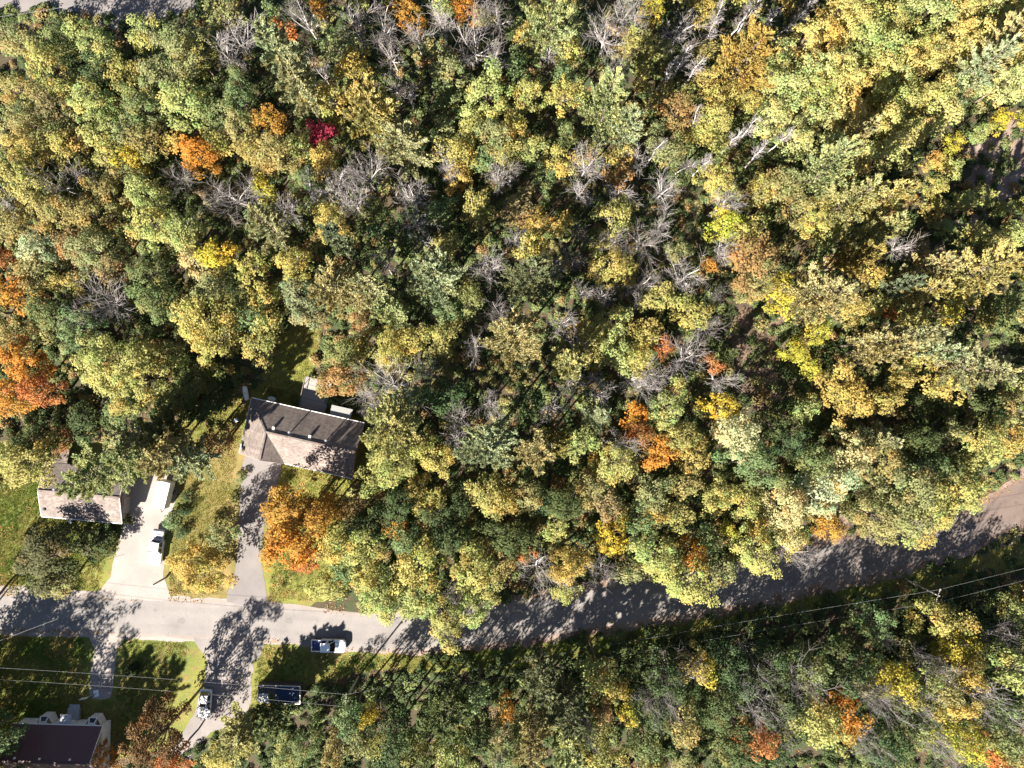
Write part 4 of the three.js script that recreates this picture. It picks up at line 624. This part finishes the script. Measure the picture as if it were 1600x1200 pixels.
function vehicle(name, label, cat, px, py, heading, kind, P) {
  const p = at(px, py, 0.8), v = thing(name, label, cat, V(p.x, 0.02, p.z), heading), truck = kind === 'truck', l = P.l, w = P.w, hood = truck ? 1.08 : 0.92, body = paint(P.rgb);
  const bodyG = slabPlan(planShape(l, w, 0.34, truck ? 0.08 : 0.26), 0.34, hood - 0.06, 0.09);
  if (truck) { // body behind the cab is an open bed
    const bx = -l / 2, cx = -l / 2 + P.bed; part(v, 'body', mergeGeometries([slabPlan(planShape(l - P.bed, w, 0.34, 0.05), 0.34, hood - 0.06, 0.09).translate(P.bed / 2, 0, 0)]), body);
    const bd = part(v, 'bed', mergeGeometries([box(P.bed, 0.5, 0.09, (bx + cx) / 2, 0.79, -w / 2 + 0.06), box(P.bed, 0.5, 0.09, (bx + cx) / 2, 0.79, w / 2 - 0.06), box(0.08, 0.5, w - 0.2, bx + 0.05, 0.79, 0)]), body);
    part(bd, 'bed_floor', box(P.bed - 0.1, 0.12, w - 0.2, (bx + cx) / 2 + 0.02, 0.62, 0), std(P.bedRgb, 0.5));
    if (P.cover) for (let k = 0; k < 3; k++) part(bd, 'bed_cover', new RoundedBoxGeometry(P.bed / 3 - 0.1, 0.07, w - 0.14, 2, 0.03).translate(bx + P.bed * (k + 0.5) / 3, 1.07, 0), k % 3 === 1 ? std([0.4, 0.36, 0.38], 0.6) : std([0.5, 0.46, 0.47], 0.6));
    part(v, 'bumper', new RoundedBoxGeometry(0.16, 0.2, w - 0.1, 2, 0.05).translate(bx - 0.06, 0.52, 0), mMetal);
  } else part(v, 'body', bodyG, body);
  const c = cab(P.c0, P.c1, w - 0.1, hood - 0.1, P.h, P.rf, P.rb, 0.2), [b0, b1, b2, b3] = c.b, [t0, t1, t2, t3] = c.t;
  part(v, 'cabin', mergeGeometries([quad(b1, t1, t2, b2), quad(b3, t3, t0, b0), quad(b0, t0, t1, b1), quad(b2, t2, t3, b3)]), body);
  part(v, 'windshield', panel(b1, t1, t2, b2, 0.1, 0.012), mCarGlass);
  part(v, 'rear_window', panel(b3, t3, t0, b0, 0.14, 0.012), mCarGlass);
  for (const [a, b, cc, d] of [[b0, t0, t1, b1], [b2, t2, t3, b3]]) { const mid = (p, q, k) => p.clone().lerp(q, k); part(v, 'side_window', panel(a, b, mid(b, cc, 0.48), mid(a, d, 0.48), 0.14, 0.012), mCarGlass); part(v, 'side_window', panel(mid(a, d, 0.52), mid(b, cc, 0.52), cc, d, 0.14, 0.012), mCarGlass); }
  const rw = t2.z - t1.z + 0.06, rl = t1.x - t0.x + 0.1;
  const rf = part(v, 'roof', new RoundedBoxGeometry(rl, 0.09, rw, 3, 0.04).translate((t0.x + t1.x) / 2, P.h, 0), body);
  if (P.sunroof) part(rf, 'sunroof', new RoundedBoxGeometry(0.5, 0.03, 0.85, 2, 0.012).translate(t1.x - 0.42, P.h + 0.045, 0), mCarGlass);
  if (P.rails) for (const s of [-1, 1]) part(rf, 'roof_rail', new RoundedBoxGeometry(rl * 0.85, 0.05, 0.05, 2, 0.02).translate((t0.x + t1.x) / 2, P.h + 0.07, s * (rw / 2 - 0.07)), mMetal);
  part(v, 'bonnet', new RoundedBoxGeometry(l / 2 - P.c1 - 0.02, 0.12, w - 0.32, 3, 0.055).translate((l / 2 + P.c1) / 2 - 0.08, hood - 0.045, 0), body);
  for (const s of [-1, 1]) {
    part(v, 'headlight', new RoundedBoxGeometry(0.22, 0.16, 0.42, 2, 0.05).translate(l / 2 - 0.1, hood - 0.26, s * (w / 2 - 0.36)), mLamp);
    part(v, 'tail_light', new RoundedBoxGeometry(0.12, 0.3, 0.18, 2, 0.04).translate(-l / 2 + 0.02, hood - 0.28, s * (w / 2 - 0.14)), mTail);
    part(v, 'mirror', new RoundedBoxGeometry(0.16, 0.18, 0.26, 2, 0.05).translate(P.c1 - 0.45, hood + 0.1, s * (w / 2 + 0.1)), mDark);
    for (const x of [l / 2 - 0.95, -l / 2 + 1.05]) { const wh = part(v, 'wheel', new THREE.CylinderGeometry(0.36, 0.36, 0.25, 20).rotateX(Math.PI / 2).translate(x, 0.36, s * (w / 2 - 0.12)), mTyre); part(wh, 'rim', new THREE.CylinderGeometry(0.22, 0.22, 0.02, 16).rotateX(Math.PI / 2).translate(x, 0.36, s * (w / 2 + 0.012)), mRim); }
  }
  return v;
}
vehicle('pickup_truck', 'white pickup truck with a striped bed cover parked on the gravel drive', 'pickup truck', 245, 855, -Math.PI / 2 - 0.13, 'truck', { l: 5.6, w: 1.95, bed: 1.7, c0: -1.15, c1: 1.15, rf: 0.75, rb: 0.2, h: 1.82, rgb: [0.62, 0.62, 0.63], bedRgb: [0.1, 0.1, 0.1], cover: true });
vehicle('pickup_truck', 'white pickup truck with a dark blue bed parked on the roadside grass', 'pickup truck', 513, 1009, -0.02, 'truck', { l: 5.55, w: 1.95, bed: 1.65, c0: -1.15, c1: 1.25, rf: 0.8, rb: 0.12, h: 1.8, rgb: [0.74, 0.76, 0.8], bedRgb: [0.015, 0.03, 0.13], cover: false });
vehicle('car', 'silver grey hatchback car with roof rails parked on the shaded side drive', 'car', 320, 1100, -Math.PI / 2 - 0.07, 'car', { l: 4.6, w: 1.85, c0: -2.1, c1: 1.1, rf: 0.85, rb: 0.4, h: 1.62, rgb: [0.72, 0.73, 0.76], sunroof: true, rails: true });
{ // white box trailer
  const p = at(255, 772, 1.6), t = thing('trailer', 'tall white box trailer parked at the head of the gravel drive', 'trailer', V(p.x, 0.02, p.z), -Math.PI / 2 - 0.24), wm = std([0.7, 0.7, 0.7], 0.45);
  part(t, 'body', new RoundedBoxGeometry(4.4, 1.85, 2.1, 3, 0.08).translate(0, 1.35, 0), wm);
  part(t, 'roof', new RoundedBoxGeometry(4.36, 0.08, 2.06, 2, 0.035).translate(0, 2.29, 0), wm);
  part(t, 'drawbar', mergeGeometries([bar(V(2.2, 0.5, -0.6), V(3.3, 0.48, 0), 0.08, 0.08), bar(V(2.2, 0.5, 0.6), V(3.3, 0.48, 0), 0.08, 0.08)]), mDark);
  for (const s of [-1, 1]) { const w = part(t, 'wheel', new THREE.CylinderGeometry(0.34, 0.34, 0.22, 20).rotateX(Math.PI / 2).translate(-0.4, 0.34, s * 1.13), mTyre); part(w, 'rim', new THREE.CylinderGeometry(0.19, 0.19, 0.02, 14).rotateX(Math.PI / 2).translate(-0.4, 0.34, s * 1.245), mRim); }
}

// ------------------------------------------------------------------ poles, wires and small things
const mPole = std([0.3, 0.27, 0.24], 0.9), mWire = std([0.2, 0.2, 0.205], 0.85);
function pole(name, label, px, py, h, armTurn) {
  const p = at(px, py), t = thing(name, label, 'utility pole', p);
  part(t, 'shaft', new THREE.CylinderGeometry(0.11, 0.17, h, 12).translate(0, h / 2, 0), mPole);
  if (armTurn !== undefined) { const a = part(t, 'crossarm', new RoundedBoxGeometry(2.2, 0.12, 0.12, 2, 0.02).translate(0, 0, 0), mPole); a.position.set(0, h - 0.35, 0); a.rotation.y = armTurn; for (const x of [-0.95, 0.95]) part(a, 'insulator', new THREE.CylinderGeometry(0.05, 0.07, 0.2, 10).translate(x, 0.15, 0), std([0.4, 0.38, 0.36], 0.3)); }
  return { p, h };
}
const pA = pole('utility_pole', 'tall grey wooden utility pole standing in shade below the road bend', 1415, 905, 9.6, 1.25);
const pB = pole('utility_pole', 'grey wooden utility pole in shade beside the tarp-covered shed', 560, 1057, 9.4, 1.5);
const pC = pole('utility_pole', 'wooden utility pole past the lower lawn whose shadow crosses the road', -58, 1010, 9.8, 1.6);
const pT = pole('service_pole', 'thin grey pole leaning over the gravel drive beside the yellow tree', 260, 902, 4.7);
function wire(label, a, b, sag, r = 0.014) {
  const m = a.clone().lerp(b, 0.5); m.y -= sag; const c = new THREE.CatmullRomCurve3([a, a.clone().lerp(b, 0.25).add(V(0, -sag * 0.75, 0)), m, a.clone().lerp(b, 0.75).add(V(0, -sag * 0.75, 0)), b]);
  const w = new THREE.Mesh(new THREE.TubeGeometry(c, 40, r, 5), mWire); w.name = numbered('overhead_wire'); w.castShadow = true; tag(w, label, 'wire', 'overhead wires along the road'); scene.add(w);
}
const topOf = (o, dx, dz, dy = 0) => V(o.p.x + dx, o.h - 0.15 + dy, o.p.z + dz);
const far = { p: at(2050, 760), h: 9.6 };
wire('upper of two overhead wires between the shed pole and the bend pole', topOf(pB, 0, -0.95), topOf(pA, -0.2, -0.9), 1.1);
wire('lower of two overhead wires between the shed pole and the bend pole', topOf(pB, 0, 0.95), topOf(pA, 0.2, 0.9), 1.1);
wire('upper overhead wire running on from the bend pole past the yellow crown', topOf(pA, -0.2, -0.9), topOf(far, 0, -0.9), 1);
wire('lower overhead wire running on from the bend pole past the yellow crown', topOf(pA, 0.2, 0.9), topOf(far, 0, 0.9), 1);
wire('upper overhead wire across the lower lawn and basketball court', topOf(pC, 0, -0.9), topOf(pB, 0, -0.95), 0.9);
wire('lower overhead wire across the lower lawn and basketball court', topOf(pC, 0, 0.9), topOf(pB, 0, 0.95), 0.9);
wire('short white service wire from the road edge over the dark lawn', at(90, 967, 7), at(-60, 1024, 8.5), 0.3, 0.022);
wire('thin white wire crossing the shaded upper road', at(-30, 30, 8), at(200, -8, 8), 0.4, 0.02);
{ // basketball hoop
  const p = at(151, 1083), t = thing('basketball_hoop', 'freestanding basketball hoop at the end of the short concrete drive', 'basketball hoop', p, 0.2);
  part(t, 'base', new RoundedBoxGeometry(0.8, 0.22, 1.1, 3, 0.08).translate(0, 0.11, 0), std([0.75, 0.75, 0.76], 0.5));
  part(t, 'pole', mergeGeometries([new THREE.CylinderGeometry(0.06, 0.06, 3.0, 12).translate(0, 1.6, 0), bar(V(0, 3.05, 0), V(0, 3.2, -0.6), 0.08, 0.08)]), mDark);
  part(t, 'backboard', new RoundedBoxGeometry(1.25, 0.85, 0.05, 2, 0.02).translate(0, 3.4, -0.62), std([0.6, 0.62, 0.65], 0.3));
  part(t, 'hoop', new THREE.TorusGeometry(0.23, 0.018, 8, 24).rotateX(Math.PI / 2).translate(0, 3.08, -0.9), std([0.5, 0.12, 0.03], 0.5));
}
{ // low rack of thin bars on the concrete drive
  const p = at(163, 1068), t = thing('metal_rack', 'thin grey metal frame lying on the concrete drive by the basketball hoop', 'frame', p, 0.06);
  const m = std([0.2, 0.19, 0.19], 0.6);
  for (const z of [-1.4, -0.95, 0.8]) part(t, 'crossbar', box(2.0, 0.05, 0.05, 0.1 - z * 0.2, 0.3, z), m);
  for (const x of [-0.9, -0.3, 0.4, 1.0]) part(t, 'rail', bar(V(x + 0.25, 0.24, -1.35), V(x - 0.2, 0.24, 0.85), 0.05, 0.05), m);
  for (const [x, z] of [[-0.8, -1.3], [1.1, -1.3], [-0.95, 0.75], [0.8, 0.75]]) part(t, 'foot', box(0.06, 0.28, 0.06, x, 0.14, z), m);
}
{ const p = at(185, 1012), t = thing('mailbox', 'rural mailbox on a wooden post at the mouth of the concrete drive', 'mailbox', p, 0.3);
  part(t, 'post', box(0.12, 1.1, 0.12, 0, 0.55, 0), std([0.2, 0.13, 0.08], 0.9)); part(t, 'arm', box(0.1, 0.1, 0.8, 0, 1.05, -0.2), std([0.2, 0.13, 0.08], 0.9));
  part(t, 'box', mergeGeometries([box(0.26, 0.18, 0.5, 0, 1.2, -0.2), new THREE.CylinderGeometry(0.13, 0.13, 0.5, 16, 1, false, 0, Math.PI).rotateZ(Math.PI / 2).rotateY(Math.PI / 2).translate(0, 1.29, -0.2)]), std([0.1, 0.1, 0.1], 0.4, { metalness: 0.4 }));
  const q = at(198, 1003), s = thing('rail_fence', 'short weathered wooden rail fence beside the mailbox', 'fence', q, 0.55);
  for (const x of [-1, 1]) part(s, 'post', box(0.13, 1.1, 0.13, x, 0.55, 0), std([0.28, 0.2, 0.14], 0.9));
  for (const y of [0.45, 0.9]) part(s, 'rail', box(2.3, 0.12, 0.07, 0, y, 0.1), std([0.28, 0.2, 0.14], 0.9));
}
{ const p = at(383, 614, 1), t = thing('propane_tank', 'long white propane tank beside the west wall of the bungalow', 'propane tank', V(p.x, 0, p.z), 0.2);
  part(t, 'tank', new THREE.CapsuleGeometry(0.42, 1.7, 10, 20).rotateX(Math.PI / 2).translate(0, 0.75, 0), std([0.75, 0.75, 0.76], 0.4)); part(t, 'dome', new THREE.SphereGeometry(0.17, 14, 8, 0, 6.29, 0, 1.57).translate(0, 1.13, 0), std([0.5, 0.5, 0.5], 0.5));
  for (const z of [-0.7, 0.7]) part(t, 'foot', box(0.6, 0.4, 0.12, 0, 0.2, z), mDark);
  const q = at(372, 656), b = thing('wheeled_bin', 'pale blue wheeled bin beside the bungalow, down from the propane tank', 'bin', q, 0.3);
  part(b, 'bin_body', new THREE.CylinderGeometry(0.42, 0.34, 0.95, 4).rotateY(0.785).translate(0, 0.5, 0), std([0.12, 0.2, 0.42], 0.5)); part(b, 'lid', new RoundedBoxGeometry(0.66, 0.08, 0.66, 2, 0.03).translate(0, 1.0, 0), std([0.45, 0.5, 0.6], 0.45));
  const c = at(427, 623), o = thing('patio_table', 'pale oval patio table in the shade against the back wall of the bungalow', 'table', c, -0.22);
  part(o, 'tabletop', new THREE.CylinderGeometry(0.5, 0.5, 0.05, 28).scale(1.35, 1, 0.75).translate(0, 0.72, 0), std([0.62, 0.64, 0.6], 0.5)); for (const [x, z] of [[-0.45, -0.22], [0.45, -0.22], [-0.45, 0.22], [0.45, 0.22]]) part(o, 'leg', new THREE.CylinderGeometry(0.025, 0.02, 0.7, 8).translate(x, 0.35, z), mDark);
  const d = at(112, 815), ch = thing('garden_chair', 'white plastic garden chair under the front eave of the gable house', 'chair', d, 0.4), wp = std([0.78, 0.78, 0.8], 0.4);
  part(ch, 'seat', new RoundedBoxGeometry(0.5, 0.05, 0.5, 2, 0.02).translate(0, 0.43, 0), wp); part(ch, 'backrest', new RoundedBoxGeometry(0.5, 0.5, 0.05, 2, 0.02).rotateX(-0.2).translate(0, 0.7, -0.28), wp);
  for (const [x, z] of [[-0.22, -0.22], [0.22, -0.22], [-0.22, 0.22], [0.22, 0.22]]) part(ch, 'leg', new THREE.CylinderGeometry(0.025, 0.02, 0.42, 8).translate(x, 0.21, z), wp);
}
renderer.render(scene, camera);
